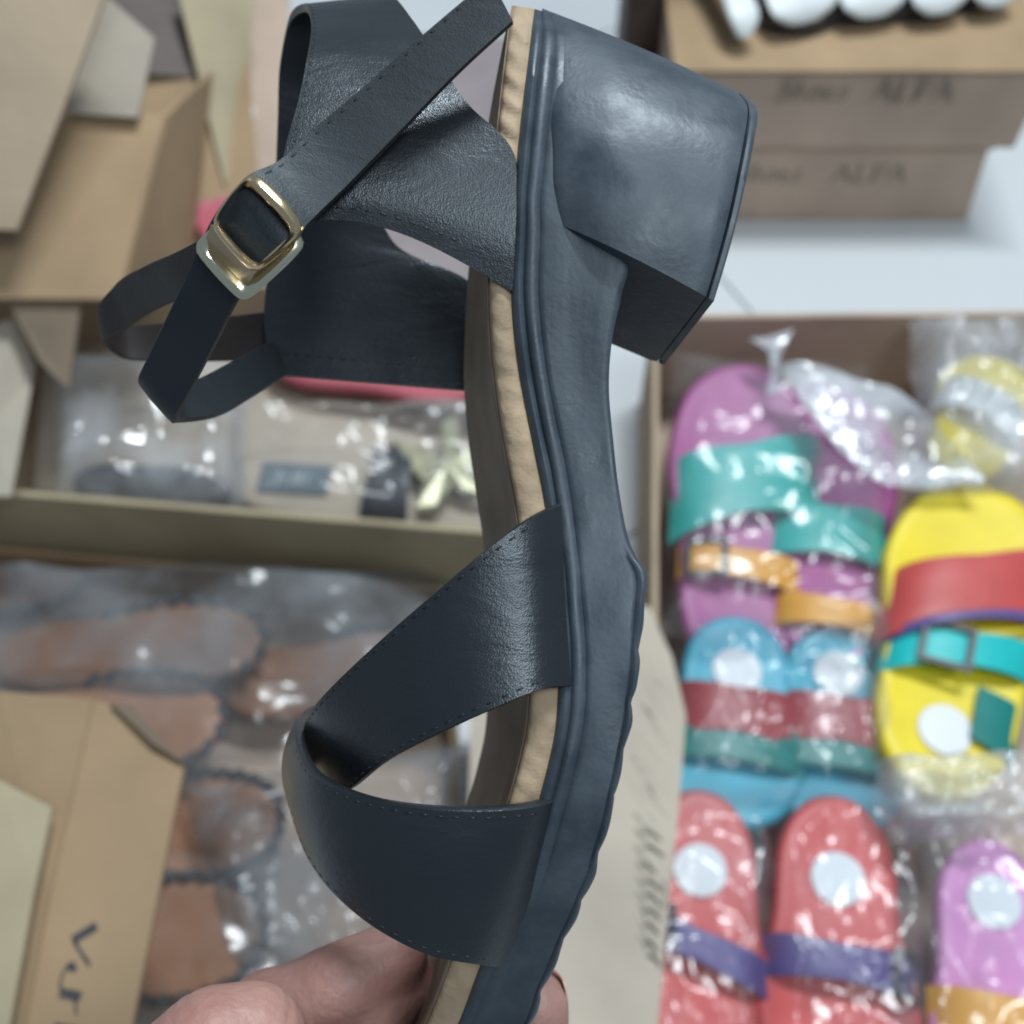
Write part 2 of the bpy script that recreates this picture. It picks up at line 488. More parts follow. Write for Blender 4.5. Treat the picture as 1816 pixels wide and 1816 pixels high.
# ---------------------------------------------------------------- stacked shoeboxes (top right)
def closed_box(name, x0, x1, y0, y1, z0, z1, label, lid_h=0.045, skew=0.0, mat='card_pink', lidmat='card'):
    root = thing(name, (0.5 * (x0 + x1), 0.5 * (y0 + y1), z0), label, 'box', 'printed shoeboxes stacked on the floor')
    v = lambda x, y, z: Vector((x + skew * (z - z1), y, z))
    b = [v(x0 + .003, y0 + .003, z0), v(x1 - .003, y0 + .003, z0), v(x1 - .003, y1 - .003, z0), v(x0 + .003, y1 - .003, z0)]
    t = [v(x0 + .003, y0 + .003, z1 - .004), v(x1 - .003, y0 + .003, z1 - .004), v(x1 - .003, y1 - .003, z1 - .004), v(x0 + .003, y1 - .003, z1 - .004)]
    hexa('body', b, t, M[mat], root)
    lid = slab('lid', [v(x0, y0, z1), v(x1, y0, z1), v(x1, y1, z1), v(x0, y1, z1)], .003, M[lidmat], root, 0.001, True, 6)
    return root, lid
YF = at(1500, 395, 0).y
bx1, _ = closed_box('shoebox', 0.118, 0.464, YF, YF + 0.2, 0.0, 0.098, 'brown shoebox on the white floor, lower one of the printed pair', skew=-0.1)
bx2, _ = closed_box('shoebox', 0.145, 0.485, YF - 0.006, YF + 0.2, 0.0985, 0.188, 'brown shoebox on top of the printed pair, black and white sandal on its lid')
for root, zt, yf, px, py, fw in ((bx2, 0.188, YF - 0.006, 1372, 178, True), (bx1, 0.098, YF + 0.003, 1300, 322, True)):
    p0 = None
    # foot of the text line on the front face
    r = ray(px, py); s = yf / r.y; p0 = CAMP + r * s
    hgt = 0.0235
    L1, w1 = script_word(hgt * .95)
    strokes('lettering', L1, p0, Vector((1.15, 0, 0)).normalized() * 1.12, Vector((0, 0, 1)), M['ink_faint'], root)
    r = ray(px + 172, py + 2); p1 = CAMP + r * (yf / r.y)
    L2, w2 = serif('ALPA', hgt)
    strokes('lettering', L2, p1, Vector((1, 0, 0)), Vector((0, 0, 1)), M['ink_faint'], root)

# black and white sandal on the boxes
def bw_sandal():
    z = 0.1885
    root = thing('sandal', at(1500, 10, z), 'black and white sandal with scalloped edge lying on the stacked shoeboxes', 'sandal')
    rows = []
    pts = [(1270, -40), (1315, 30), (1375, 62), (1440, 66), (1500, 42), (1575, 44), (1640, 34), (1690, 28), (1790, -15)]
    V, Fc = [], []
    P = catmull([(at(a, b, z),) for a, b in pts], 40)
    up = Vector((0, 0.16, 0))
    for p in P:
        p = Vector(p)
        V += [p, p + Vector((0, 0, .016)), p + up + Vector((0, 0, .016)), p + up]
    for i in range(len(P) - 1):
        for k in range(4):
            Fc.append((4 * i + k, 4 * i + (k + 1) % 4, 4 * i + 4 + (k + 1) % 4, 4 * i + 4 + k))
    Fc += [(0, 1, 2, 3), tuple(4 * (len(P) - 1) + k for k in (3, 2, 1, 0))]
    mesh_obj('sole', V, Fc, M['dark_trim'], root, True, True, math.radians(40))
    petals = [((1236, -60), (1285, -60), (1342, 46), (1300, 52)), ((1300, -70), (1430, -70), (1480, 10), (1376, 34)),
              ((1440, -70), (1560, -70), (1600, 6), (1500, 20)), ((1570, -70), (1680, -70), (1712, 0), (1624, 14)), ((1690, -70), (1780, -70), (1806, -12), (1730, 0))]
    for q in petals:
        a, b, c, d = [at(x, y, z + .024) for x, y in q]
        mid = (c + d) / 2 - Vector((0, .0, .004))
        rows = [(a + Vector((0, 0, .01)), b + Vector((0, 0, .01))), (a.lerp(d, .5) + Vector((0, 0, .014)), b.lerp(c, .5) + Vector((0, 0, .014))), (d.lerp(mid, .02), c.lerp(mid, .02)), (d.lerp(mid, .45) - Vector((0, .003, .005)), c.lerp(mid, .45) - Vector((0, .003, .005)))]
        Ribbon(rows, 16, 8, .004, .002).build('strap', M['white_strap'], root)
bw_sandal()

# dark wooden leg behind the heel
pl = at(1142, 215, 0)
root = thing('furniture_leg', (pl.x, pl.y, 0), 'dark brown wooden leg standing on the floor behind the heel', 'furniture leg')
w2 = 0.036
hexa('post', [Vector((pl.x + a * w2, pl.y + b * w2, 0)) for a, b in ((-1, -1), (1, -1), (1, 1), (-1, 1))],
     [Vector((pl.x + a * w2 * 1.08 + .004, pl.y + b * w2 + .0, 0.42)) for a, b in ((-1, -1), (1, -1), (1, 1), (-1, 1))], M['dark_brown'], root, .004)
hexa('foot_cap', [Vector((pl.x + a * (w2 + .003), pl.y + b * (w2 + .003), 0)) for a, b in ((-1, -1), (1, -1), (1, 1), (-1, 1))],
     [Vector((pl.x + a * (w2 + .003), pl.y + b * (w2 + .003), 0.03)) for a, b in ((-1, -1), (1, -1), (1, 1), (-1, 1))], M['dark_trim'], root, .003)

# ---------------------------------------------------------------- open cartons
def open_box(name, corners, ztop, label, mats, th=0.005, lean=0.0, group=None):
    """corners: four (x, y) of the rim, in order back-left, back-right, front-right, front-left"""
    cs = [Vector((c.x, c.y, 0)) for c in corners]
    ctr = sum(cs, Vector()) / 4
    root = thing(name, (ctr.x, ctr.y, 0), label, 'box', group)
    slab('base', [c.lerp(ctr, .02) + Vector((0, 0, .004)) for c in cs], .003, mats[0], root)
    for i in range(4):
        a, b = cs[i], cs[(i + 1) % 4]
        d = (b - a).normalized(); n = Vector((d.y, -d.x, 0))
        if n.dot(ctr - a) > 0: n = -n          # outward
        o = n * lean
        a2, b2 = a + d * (th if i % 2 else 0), b - d * (th if i % 2 else 0)
        V = [a2, b2, b2 - n * th, a2 - n * th]
        T = [p + Vector((0, 0, ztop)) + o for p in V]
        hexa('wall', V, T, mats[1 + i % (len(mats) - 1)] if len(mats) > 1 else mats[0], root, .0012)
    return root
ZR = 0.12
open_box('carton', [at(1158, 556, ZR), at(2020, 548, ZR), at(2120, 2060, ZR), at(1150, 2060, ZR)], ZR,
         'open brown carton full of colourful plastic-wrapped slippers', [M['card_pink'], M['card_pink'], M['card'], M['card'], M['card_light']])
ZM = 0.135
open_box('carton', [at(-260, 470, ZM), at(905, 520, ZM), at(905, 950, ZM), at(-220, 858, ZM)], ZM,
         'open tan carton on the left holding beige and pink wrapped sandals', [M['card_light'], M['card_light'], M['card_light'], M['card_yellow'], M['card_light']])
ZL = 0.06
open_box('carton', [at(-420, 930, ZL), at(800, 1040, ZL), at(835, 2060, ZL), at(-420, 2060, ZL)], ZL,
         'open carton at lower left holding brown braided sandals in bags', [M['card_pink'], M['card'], M['card'], M['card']])

# loose printed cardboard sheet lying across the cartons
zc = 0.142
sheet = thing('cardboard_sheet', at(1040, 1500, zc), 'grey cardboard sheet with faint script print beside the red slippers', 'cardboard')
pts = [at(840, 1070, zc), at(1150, 1075, zc), at(1192, 1165, zc), at(1217, 1270, zc), at(1203, 1440, zc), at(1186, 1600, zc), at(1160, 1900, zc), at(1150, 2060, zc), at(815, 2060, zc)]
slab('board', pts, .004, M['card_tan'], sheet)
so = at(1122, 1440, zc); sx = (at(1136, 1690, zc) - so); slen = sx.length; sx.normalize(); sy = Vector((-sx.y, sx.x, 0)); sy = sy if (at(1180, 1440, zc) - so).dot(sy) > 0 else -sy
L = []
random.seed(5)
u = 0.0
while u < slen * .95:
    hgt = 0.017 * (1 - .35 * u / slen) * random.uniform(.75, 1.1)
    L.append(([(u, random.uniform(-.001, .001)), (u + .012, hgt * .55), (u + .018, hgt)], [.0012, .0028, .0014]))
    L.append(([(u + .018, hgt), (u + .012, hgt * .6), (u + .013, .002)], [.0012, .002, .0016]))
    u += random.uniform(.0075, .0105)
L.append(([(slen * .5, .016), (slen * .62, .017), (slen * .72, .013)], .003))
strokes('lettering', L, so, sx, sy, M['ink_grey'], sheet, .0004)
L = []
for k in range(14):     # rubbed print lines across the upper part of the sheet
    a = at(1108 + random.uniform(-10, 30), 1150 + k * 19, zc); b = at(1160 + random.uniform(0, 36), 1215 + k * 20, zc)
    L.append(([(a.x - so.x, a.y - so.y), ((a.x + b.x) / 2 - so.x + .001, (a.y + b.y) / 2 - so.y), (b.x - so.x, b.y - so.y)], [.0006, .0016, .0006]))
strokes('rubbed_print', L, so, Vector((1, 0, 0)), Vector((0, 1, 0)), surf('rubbed_ink', (.462, .408, .334), .8, .1, 200), sheet, .0003)

# ---------------------------------------------------------------- slippers and sandals in the cartons
def half_width(u, W):
    """u 0 heel .. 1 toe"""
    env = (1 - abs(2 * u - 1) ** 3.6) ** 0.5
    body = 0.80 + 0.20 * (0.5 - 0.5 * math.cos(math.pi * min(1, max(0, (u - .25) / .45)))) - 0.07 * math.exp(-((u - .42) / .14) ** 2)
    return W / 2 * env * body

def frame(p, q, roll=0.0):
    x = (q - p).normalized()
    z = Vector((0, 0, 1)); y = z.cross(x).normalized(); z = x.cross(y).normalized()
    m = Matrix((x, y, z)).transposed()
    return (m @ Matrix.Rotation(roll, 3, 'X')).to_4x4()

def slipper(label, heel, toe, z, W, th, mat, straps=(), disc=None, disc_r=0.02, name='slipper', group=None, cat='slipper', roll=0.0, zt=None, braid=None, heel_p=None):
    p = at(*heel, z); q = at(*toe, z if zt is None else zt)
    L = (q - p).length
    root = thing(name, p, label, cat, group, frame(p, q, roll))
    root.location = p
    ORIGIN[root.name] = Vector((0, 0, 0))
    N = 30
    us = [0.5 - 0.5 * math.cos(math.pi * i / N) for i in range(N + 1)]
    ring = [(u, 1) for u in us] + [(u, -1) for u in us[-2:0:-1]]
    def loop(inset, zz):
        r = []
        for u, s in ring:
            hw = max(half_width(u, W) - inset, 0)
            x = u * L
            x = L / 2 + (x - L / 2) * (1 - 2 * inset / L)
            r.append(Vector((x, s * hw, zz + .004 * max(0, (u - .75)) * 4)))
        return r
    loops = [loop(.004, -th), loop(0, -th + .003), loop(0, -.004), loop(.0015, -.001), loop(.004, 0), loop(.009, -.0012)]
    V = [v for lp in loops for v in lp]; K = len(ring); Fc = []
    for i in range(len(loops) - 1):
        for k in range(K):
            Fc.append((i * K + k, i * K + (k + 1) % K, (i + 1) * K + (k + 1) % K, (i + 1) * K + k))
    for base in (0, (len(loops) - 1) * K):      # caps as quad strips
        for i in range(1, N):
            a, b = i, i + 1 if i + 1 <= N else N
            a2, b2 = (K - i) % K, (K - (i + 1)) % K
            if i + 1 < N: Fc.append((base + a, base + b, base + b2, base + a2))
        Fc.append((base, base + 1, base + K - 1)); Fc.append((base + N, base + N - 1, base + N + 1))
    mesh_obj('sole', V, Fc, mat, root, True, False, math.radians(45))
    if disc is not None:
        c = Vector((disc * L, 0, .0005)); n = 28
        V = [c + Vector((math.cos(k / n * 2 * math.pi) * disc_r, math.sin(k / n * 2 * math.pi) * disc_r, -.001)) for k in range(n)] + \
            [c + Vector((math.cos(k / n * 2 * math.pi) * disc_r * .96, math.sin(k / n * 2 * math.pi) * disc_r * .96, .0006)) for k in range(n)]
        mesh_obj('sticker', V, [tuple(range(n, 2 * n))] + [(k, (k + 1) % n, n + (k + 1) % n, n + k) for k in range(n)], M['white_foam'], root, True, False, .6)
    for s in straps:
        f1, f2, sw, hgt, sm = s[:5]          # position on the right side, on the left side, width, height, material
        buck = s[5] if len(s) > 5 else None
        r0, r1 = s[6] if len(s) > 6 else (0, 1)
        rows = []
        for k in range(9):
            a = r0 + (r1 - r0) * k / 8
            y = 1 - 2 * a
            f = f1 * (1 - a) + f2 * a
            hw = half_width(f, W) + .001
            zz = hgt * (1 - abs(y) ** 2.6) - .006 * abs(y) ** 8
            w_ = sw * (1 + .25 * abs(y)) / 2
            rows.append((Vector((f * L - w_, -y * hw, zz)), Vector((f * L + w_, -y * hw, zz))))
        R = Ribbon(rows, 30, 6, .0025, .0006)
        if R.N[15, 3][2] < 0: R.N = -R.N
        so_ = R.build('strap', M[sm], root, False)
        if buck is not None:
            i = int((1 - buck) * 29); c = R.point(i, .5, .002); nn = Vector(R.N[i, 3]); tv = Vector((1, 0, 0)); sv = nn.cross(tv).normalized(); tv = sv.cross(nn)
            ho, hi, hl = sw * .68, sw * .52, .0022
            V = []
            for zz in (-.001, .0018):
                for hh in (ho, hi):
                    for sx_, sy_ in ((-1, -1), (1, -1), (1, 1), (-1, 1)):
                        V.append(c + tv * sx_ * hh + sv * sy_ * hh * 1.05 + nn * zz)
            Fc = []
            for k in range(4):
                k2 = (k + 1) % 4
                Fc += [(k, k2, 8 + k2, 8 + k), (4 + k2, 4 + k, 12 + k, 12 + k2), (8 + k, 8 + k2, 12 + k2, 12 + k), (k2, k, 4 + k, 4 + k2)]
            mesh_obj('buckle', V, Fc, M['dark_trim'], root, False, False)
    if braid:
        u0, u1, n_ = braid
        me = None
        path = [Vector((u * L, half_width(u, W) + .001, .002)) for u in np.linspace(u0, 1, 40)] + [Vector((u * L, -half_width(u, W) - .001, .002)) for u in np.linspace(1, u1, 40)]
        d = np.concatenate([[0], np.cumsum([(path[i + 1] - path[i]).length for i in range(len(path) - 1)])])
        for k in range(n_):
            s_ = (k + .5) / n_ * d[-1]
            i = min(int(np.searchsorted(d, s_)) - 1, len(path) - 2); i = max(i, 0)
            pp = path[i].lerp(path[i + 1], (s_ - d[i]) / max(d[i + 1] - d[i], 1e-9)); tv = (path[i + 1] - path[i]).normalized()
            if me is None:
                bm = bmesh.new(); bmesh.ops.create_icosphere(bm, subdivisions=1, radius=1)
                me = bpy.data.meshes.new('braid_strand'); bm.to_mesh(me); bm.free()
                for pg in me.polygons: pg.use_smooth = True
                me.materials.append(M['dark_trim'])
            o = bpy.data.objects.new('braid_strand', me); COL.objects.link(o); o.parent = root
            o.location = pp; o.rotation_euler = (0, 0, math.atan2(tv.y, tv.x) + .45)
            o.scale = (.0086, .0042, .0045)
    return root

G1 = 'slippers in the right carton'
slipper('purple slipper with teal band and orange buckled strap, left of its pair', (1310, 1210), (1322, 648), .074, .122, .018, M['purple'],
        [(.65, .52, .060, .016, 'teal'), (.31, .335, .023, .014, 'orange', .22)], group=G1, roll=0.03, zt=.098)
slipper('purple slipper half hidden under the white plastic wrap', (1478, 1180), (1452, 678), .082, .122, .018, M['purple'],
        [(.40, .44, .042, .012, 'teal'), (.12, .17, .022, .012, 'orange')], group=G1, roll=-0.08)
slipper('yellow slipper with red band and turquoise buckled strap', (1655, 1412), (1752, 864), .112, .128, .02, M['yellow'],
        [(.74, .50, .050, .016, 'brick'), (.46, .36, .025, .016, 'turquoise', .36), (.24, .30, .036, .005, 'teal_dark', None, (0, .34)), (.60, .40, .007, .024, 'violet')], disc=.19, disc_r=.0185, group=G1, roll=0.02)
slipper('sky blue slipper with white round sticker, left of the blue pair', (1313, 1090), (1290, 1470), .090, .102, .016, M['blue'],
        [(.50, .50, .032, .014, 'dull_red'), (.66, .66, .02, .012, 'teal_dark')], disc=.28, disc_r=.018, group=G1)
slipper('sky blue slipper with white round sticker, right of the blue pair', (1487, 1112), (1482, 1480), .084, .100, .016, M['blue'],
        [(.50, .50, .032, .014, 'dull_red'), (.66, .66, .02, .012, 'teal_dark')], disc=.24, disc_r=.018, group=G1)
slipper('coral red slipper with white round sticker beside the cardboard sheet', (1246, 1398), (1228, 2010), .102, .098, .018, M['red'],
        [(.44, .58, .019, .016, 'violet', .76)], disc=.265, disc_r=.0175, group=G1)
slipper('coral red slipper with oval white sticker between red and pink slippers', (1484, 1408), (1492, 2020), .104, .102, .018, M['red'],
        [(.53, .55, .021, .016, 'violet', .12)], disc=.275, disc_r=.0175, group=G1)
slipper('pink slipper with white round sticker in the front right corner', (1752, 1484), (1812, 2080), .108, .092, .018, M['pink'],
        [(.58, .6, .024, .016, 'orange')], disc=.215, disc_r=.0172, group=G1)
slipper('pale yellow sandal wrapped in cloudy plastic near the back corner', (1700, 840), (1780, 640), .085, .085, .018, M['yellow'],
        [(.45, .55, .03, .02, 'white_strap')], group=G1)

G2 = 'brown braided sandals at lower left'
slipper('tan brown footbed with dark braided edge, just above the front box corner', (-80, 1300), (398, 1272), .075, .076, .014, M['brown'], braid=(.45, .55, 16), group=G2, name='sandal', cat='sandal')
slipper('tan brown footbed with dark braided edge beside the fingers', (-20, 1690), (472, 1650), .078, .076, .014, M['brown'], braid=(.45, .45, 18), group=G2, name='sandal', cat='sandal')
slipper('pale brown footbed with braided edge under hazy plastic, upper middle', (-30, 1165), (468, 1135), .060, .074, .014, M['brown'], braid=(.4, .6, 15), group=G2, name='sandal', cat='sandal')
slipper('dark braided sandal tip in the shaded back left corner', (-330, 1035), (160, 1010), .030, .074, .014, M['brown'], braid=(.45, .55, 20), group=G2, name='sandal', cat='sandal')
slipper('brown footbed deep under plastic between two braided sandals', (60, 1480), (500, 1455), .045, .074, .014, M['brown'], braid=(.5, .5, 18), group=G2, name='sandal', cat='sandal')
slipper('brown footbed under plastic seen next to the leather strap', (380, 1215), (800, 1180), .045, .074, .014, M['brown'], braid=(.5, .5, 18), group=G2, name='sandal', cat='sandal')

G3 = 'sandals in the middle left carton'
bs = slipper('beige sandal with dark logo patch and gold butterfly-shaped ornament', (398, 842), (1010, 880), .108, .088, .016, M['beige'],
        [(.48, .50, .03, .02, 'dark_trim')], group=G3, name='sandal', cat='sandal')
slipper('dark soled sandal wrapped in crinkled plastic at carton corner', (402, 862), (130, 852), .085, .040, .022, M['dark_trim'],
        [(.4, .5, .04, .012, 'dark_trim')], group=G3, name='sandal', cat='sandal')
slipper('rose pink slipper edge showing below the far leather panel', (470, 616), (930, 630), .10, .10, .014, M['rose'], group=G3)
slipper('small rose pink slipper tip beside the gold buckle', (405, 440), (372, 335), .15, .05, .014, M['rose'], group=G3)

# logo patch on the beige sandal
Lb = (at(1010, 880, .108) - at(398, 842, .108)).length
def quad_local(name, x, y, hx, hy, z, mat, parent, th=.0015):
    V = [Vector((x + a * hx, y + b * hy, z + c)) for c in (-th, 0) for a, b in ((-1, -1), (1, -1), (1, 1), (-1, 1))]
    return mesh_obj(name, V, [(4, 5, 6, 7), (0, 1, 5, 4), (1, 2, 6, 5), (2, 3, 7, 6), (3, 0, 4, 7)], mat, parent, False, False)
M['patch'] = surf('dark_blue_grey_patch', (0.10, 0.13, 0.15), 0.5, 0.1, 60)
M['patch_print'] = surf('silver_print', (0.28, 0.32, 0.34), 0.4, 0.1, 60)
patch = quad_local('logo_patch', Lb * .205, .0, .027, .0135, .0012, M['patch'], bs)
for k, (x, y, hx, hy) in enumerate(((-.012, 0, .0015, .007), (-.006, .001, .004, .002), (-.003, -.001, .0012, .006), (.003, .0, .0035, .0055), (.010, .001, .0012, .005))):
    quad_local('print_mark', Lb * .205 + x, y, hx, hy, .0017, M['patch_print'], patch, .0004)
# gold butterfly-like ornament
inv = frame(at(398, 842, .108), at(1010, 880, .108)).to_3x3().transposed(); p_ = at(398, 842, .108)
outl = [(692, 776), (746, 798), (776, 818), (786, 742), (812, 734), (818, 802), (852, 774), (884, 768), (838, 834), (874, 882), (826, 874), (800, 862), (772, 902), (734, 908), (752, 852), (726, 834)]
def loc2(x, y, z):
    q = inv @ (at(x, y, .126) - p_); return Vector((q.x, q.y, z))
cx_, cy_ = 792, 832
n = len(outl)
V = [loc2(x, y, .016) for x, y in outl] + [loc2(cx_ + (x - cx_) * .93, cy_ + (y - cy_) * .93, .0195 + .002 * math.sin(i * 2.1)) for i, (x, y) in enumerate(outl)] + [loc2(cx_, cy_, .024)]
Fc = [(k, (k + 1) % n, n + (k + 1) % n, n + k) for k in range(n)] + [(n + k, n + (k + 1) % n, 2 * n) for k in range(n)] + [tuple(range(n - 1, -1, -1))]
mesh_obj('ornament', V, Fc, M['gold_leatherette'], bs, False, False)

# ---------------------------------------------------------------- plastic bags
def bag(label, quad, z, amp, mat, seed, n=56, name='plastic_bag', group='clear plastic bags', freq=16, zs=None):
    pts = [at(x, y, z if zs is None else zs[i]) for i, (x, y) in enumerate(quad)]
    V, Fc = [], []
    ctr = sum(pts, Vector()) / 4
    for i in range(n + 1):
        for j in range(n + 1):
            u, w = i / n, j / n
            p = (pts[0] * (1 - u) + pts[1] * u) * (1 - w) + (pts[3] * (1 - u) + pts[2] * u) * w
            q = Vector((p.x * freq, p.y * freq, seed * 7.3))
            r1 = 1 - abs(noise.noise(q)) * 2
            r2 = 1 - abs(noise.noise(q * 2.3 + Vector((3, 1, 0)))) * 2
            r3 = 1 - abs(noise.noise(Vector((q.x * 5 + q.y, q.y * 4.2 - q.x * 2, seed)))) * 2
            e = min(u, 1 - u, w, 1 - w) * 7; e = min(1, e)
            hh = amp * (.55 * r1 + .3 * r2 + .15 * r3) * (0.3 + .7 * e) - .022 * (1 - e) ** 2
            jx = .006 * noise.noise(q * 1.7 + Vector((9, 9, 9))); jy = .006 * noise.noise(q * 1.7 + Vector((19, 5, 9)))
            V.append(p + Vector((jx, jy, hh)))
    for i in range(n):
        for j in range(n):
            a = i * (n + 1) + j
            Fc.append((a, a + n + 1, a + n + 2, a + 1))
    o = mesh_obj(name, V, Fc, mat, None, True)
    tag(o, label, 'plastic bag', group)
    return o
bag('clear plastic bag over the purple slippers', [(1195, 600), (1560, 620), (1600, 1130), (1170, 1110)], .128, .012, M['plastic_thin'], 1)
bag('crinkled clear bag over the blue slipper pair', [(1190, 1080), (1590, 1085), (1600, 1420), (1180, 1400)], .115, .016, M['plastic'], 2, freq=22)
bag('clear bag over the coral red slipper by the cardboard sheet', [(1160, 1380), (1368, 1385), (1372, 1960), (1140, 1960)], .128, .010, M['plastic_thin'], 3)
bag('clear bag over the coral red slipper next to the pink one', [(1360, 1375), (1640, 1370), (1660, 1960), (1370, 1960)], .130, .010, M['plastic_thin'], 4)
bag('clear bag over the pink slipper in the right corner', [(1600, 1400), (1960, 1380), (1990, 1960), (1620, 1960)], .134, .012, M['plastic_thin'], 5)
bag('cloudy crumpled bag around the heel of the yellow slipper', [(1560, 1340), (1900, 1330), (1900, 1460), (1580, 1480)], .142, .018, M['plastic_thick'], 6, 40, freq=30)
bag('cloudy bag around the pale yellow sandal in the back corner', [(1620, 545), (1950, 560), (1950, 860), (1640, 850)], .135, .022, M['plastic_thick'], 7, freq=20)
bag('hazy clear bag over the upper braided sandals', [(-200, 985), (770, 990), (800, 1240), (-200, 1220)], .084, .012, M['plastic_grey'], 8, 64, freq=9)
bag('hazy clear bag over the braided sandal above the front box', [(-150, 1170), (600, 1180), (620, 1440), (-150, 1420)], .100, .008, M['plastic_thin'], 9, 56, freq=9)
bag('hazy clear bag beside the lowest leather strap', [(300, 1380), (840, 1300), (850, 1900), (420, 1700)], .095, .02, M['plastic_grey'], 10, 60, freq=12)
bag('clear bag over the braided sandal beside the fingers', [(-50, 1500), (560, 1490), (560, 1900), (-50, 1900)], .100, .007, M['plastic_thin'], 12, 50)
bag('clear crinkled bag around the dark soled sandal', [(70, 610), (430, 620), (420, 880), (90, 880)], .128, .016, M['plastic_thick'], 11, 50, freq=9)
bag('clear bag over the beige sandal with the gold ornament', [(400, 690), (880, 700), (890, 920), (390, 890)], .140, .010, M['plastic_thin'], 13, 50)

# white poly wrap lying across the purple slippers
def white_wrap():
    pts = [((1378, 655), (1420, 645)), ((1440, 745), (1510, 672)), ((1500, 815), (1590, 700)), ((1560, 858), (1660, 755)), ((1640, 872), (1705, 815)), ((1725, 868), (1745, 855))]
    rows = [(at(*a, .132 + .004 * math.sin(i)), at(*b, .136 + .004 * math.cos(i))) for i, (a, b) in enumerate(pts)]
    R = Ribbon(rows, 80, 44, .0015, .004)
    for i in range(R.n):
        for j in range(R.m):
            p = Vector(R.S[i, j]); R.S[i, j] = R.S[i, j] + np.array((0, 0, .0035 * (1 - abs(noise.noise(p * 26)) * 2) + .0016 * (1 - abs(noise.noise(p * 75)) * 2)))
    o = R.build('plastic_wrap', M['white_film'], None)
    tag(o, 'milky white plastic wrap folded across the purple slippers', 'plastic wrap')
    rows = [(at(1330, 602, .134), at(1406, 584, .142)), (at(1352, 614, .139), at(1398, 602, .139)), (at(1364, 628, .133), at(1388, 622, .136)), (at(1366, 652, .131), at(1382, 648, .130)), (at(1360, 700, .124), at(1392, 690, .122))]
    o = Ribbon(rows, 24, 12, .0012, -.002).build('plastic_wrap', M['white_film'], None)
    tag(o, 'twisted white end of the plastic bag above the purple toe', 'plastic wrap')
white_wrap()

# ---------------------------------------------------------------- box at the lower left, nearer the camera
zv = 0.265
vb = thing('shoebox', at(100, 1600, 0), 'brown shoebox in the lower left corner with dark print on its face', 'box')
slab('printed_face', [at(168, 1240, zv), at(205, 1252, zv), at(326, 1357, zv), at(205, 1960, zv), at(20, 1960, zv), at(90, 1590, zv)], .004, M['card'], vb)
slab('side_panel', [at(166, 1239, zv), at(88, 1590, zv), at(18, 1960, zv), at(-260, 1960, zv - .03), at(-260, 1222, zv - .03), at(0, 1226, zv - .012)], .004, M['card'], vb)
# carton body below the faces
bt = [at(-240, 1262, .24), at(200, 1275, .24), at(300, 1375, .24), at(185, 1960, .24), at(-240, 1960, .24)]
V = [Vector((p.x - .13, p.y - .02, .006)) for p in bt] + bt
mesh_obj('body', V, [tuple(range(5)), tuple(range(5, 10))] + [(i, (i + 1) % 5, 5 + (i + 1) % 5, 5 + i) for i in range(5)], M['card'], vb, False, True)
slab('tuck_flap', [at(-140, 1360, zv + .012), at(0, 1384, zv + .012), at(92, 1432, zv + .012), at(60, 1580, zv + .014), at(-10, 1960, zv + .014), at(-140, 1960, zv + .014)], .004, M['card_yellow'], vb)
slab('shaded_slot', [at(196, 1248, zv + .004), at(238, 1252, zv + .004), at(262, 1285, zv + .004), at(326, 1353, zv + .004), at(270, 1318, zv + .006), at(252, 1300, zv + .006)], .003, M['card_shaded'], vb)  # dark strip painted where the slot lies in shade
# the print: a serif V, then a dot and a heavy bar, read sideways
o_ = at(128, 1648, zv); q = 0.0028
def pp(x, y):            # pixel of the photograph -> plane of the printed face
    p = at(x, y, zv); return (p.x - o_.x, p.y - o_.y)
L = [([pp(172, 1642), pp(130, 1667)], .0042), ([pp(131, 1668), pp(145, 1690), pp(160, 1712)], .0016),
     ([pp(121, 1712), pp(128, 1713), pp(135, 1722)], [.003, .004, .002]), ([pp(121, 1712), pp(111, 1730), pp(107, 1748), pp(110, 1756)], .0012),
     ([pp(107, 1760), pp(144, 1768)], .0042), ([pp(134, 1775), pp(136, 1800)], .0012), ([pp(96, 1822), pp(138, 1830)], .004)]
strokes('lettering', L, Vector((o_.x, o_.y, zv)), Vector((1, 0, 0)), Vector((0, 1, 0)), M['ink'], vb, .0007)

# ---------------------------------------------------------------- stacked cartons at the upper left
ct = thing('carton', at(120, 530, .0), 'tall tan carton with raised pale flaps in the upper left corner', 'box')
slab('front_wall', [C(-120, 150, .86), C(292, 205, .865), C(208, 531, .835), C(-120, 528, .835)], .004, M['card'], ct, .002, True, 6)
slab('side_wall', [C(296, 205, .868), C(378, 128, .985), C(340, 470, .965), C(211, 531, .836)], .004, M['card'], ct, .002, True, 6)
slab('flap', [C(-120, -120, .78), C(205, -60, .78), C(30, 408, .80), C(-120, 400, .80)], .004, M['card_light'], ct, .006, True, 6)
slab('flap', [C(185, -10, .845), C(274, 68, .85), C(244, 208, .852), C(110, 200, .848)], .004, M['card_grey'], ct, .003, True, 6)
slab('shaded_gap', [C(160, -60, .99), C(420, -60, 1.02), C(380, 140, 1.0), C(250, 130, .98)], .004, M['dark_brown'], ct)  # dark colour stands in for the shaded gap inside the carton
slab('flap', [C(312, -30, .975), C(455, -40, 1.0), C(430, 250, 1.01), C(400, 330, .99)], .004, M['card_yellow'], ct, .004, True, 6)
slab('rear_panel', [C(225, 122, .99), C(440, 112, 1.0), C(470, 440, 1.0), C(225, 440, .98)], .004, M['card'], ct, .002, True, 6)
slab('rear_panel', [C(395, -60, 1.06), C(512, -60, 1.06), C(520, 420, 1.03), C(400, 420, 1.03)], .004, M['card_pink'], ct, .002, True, 6)
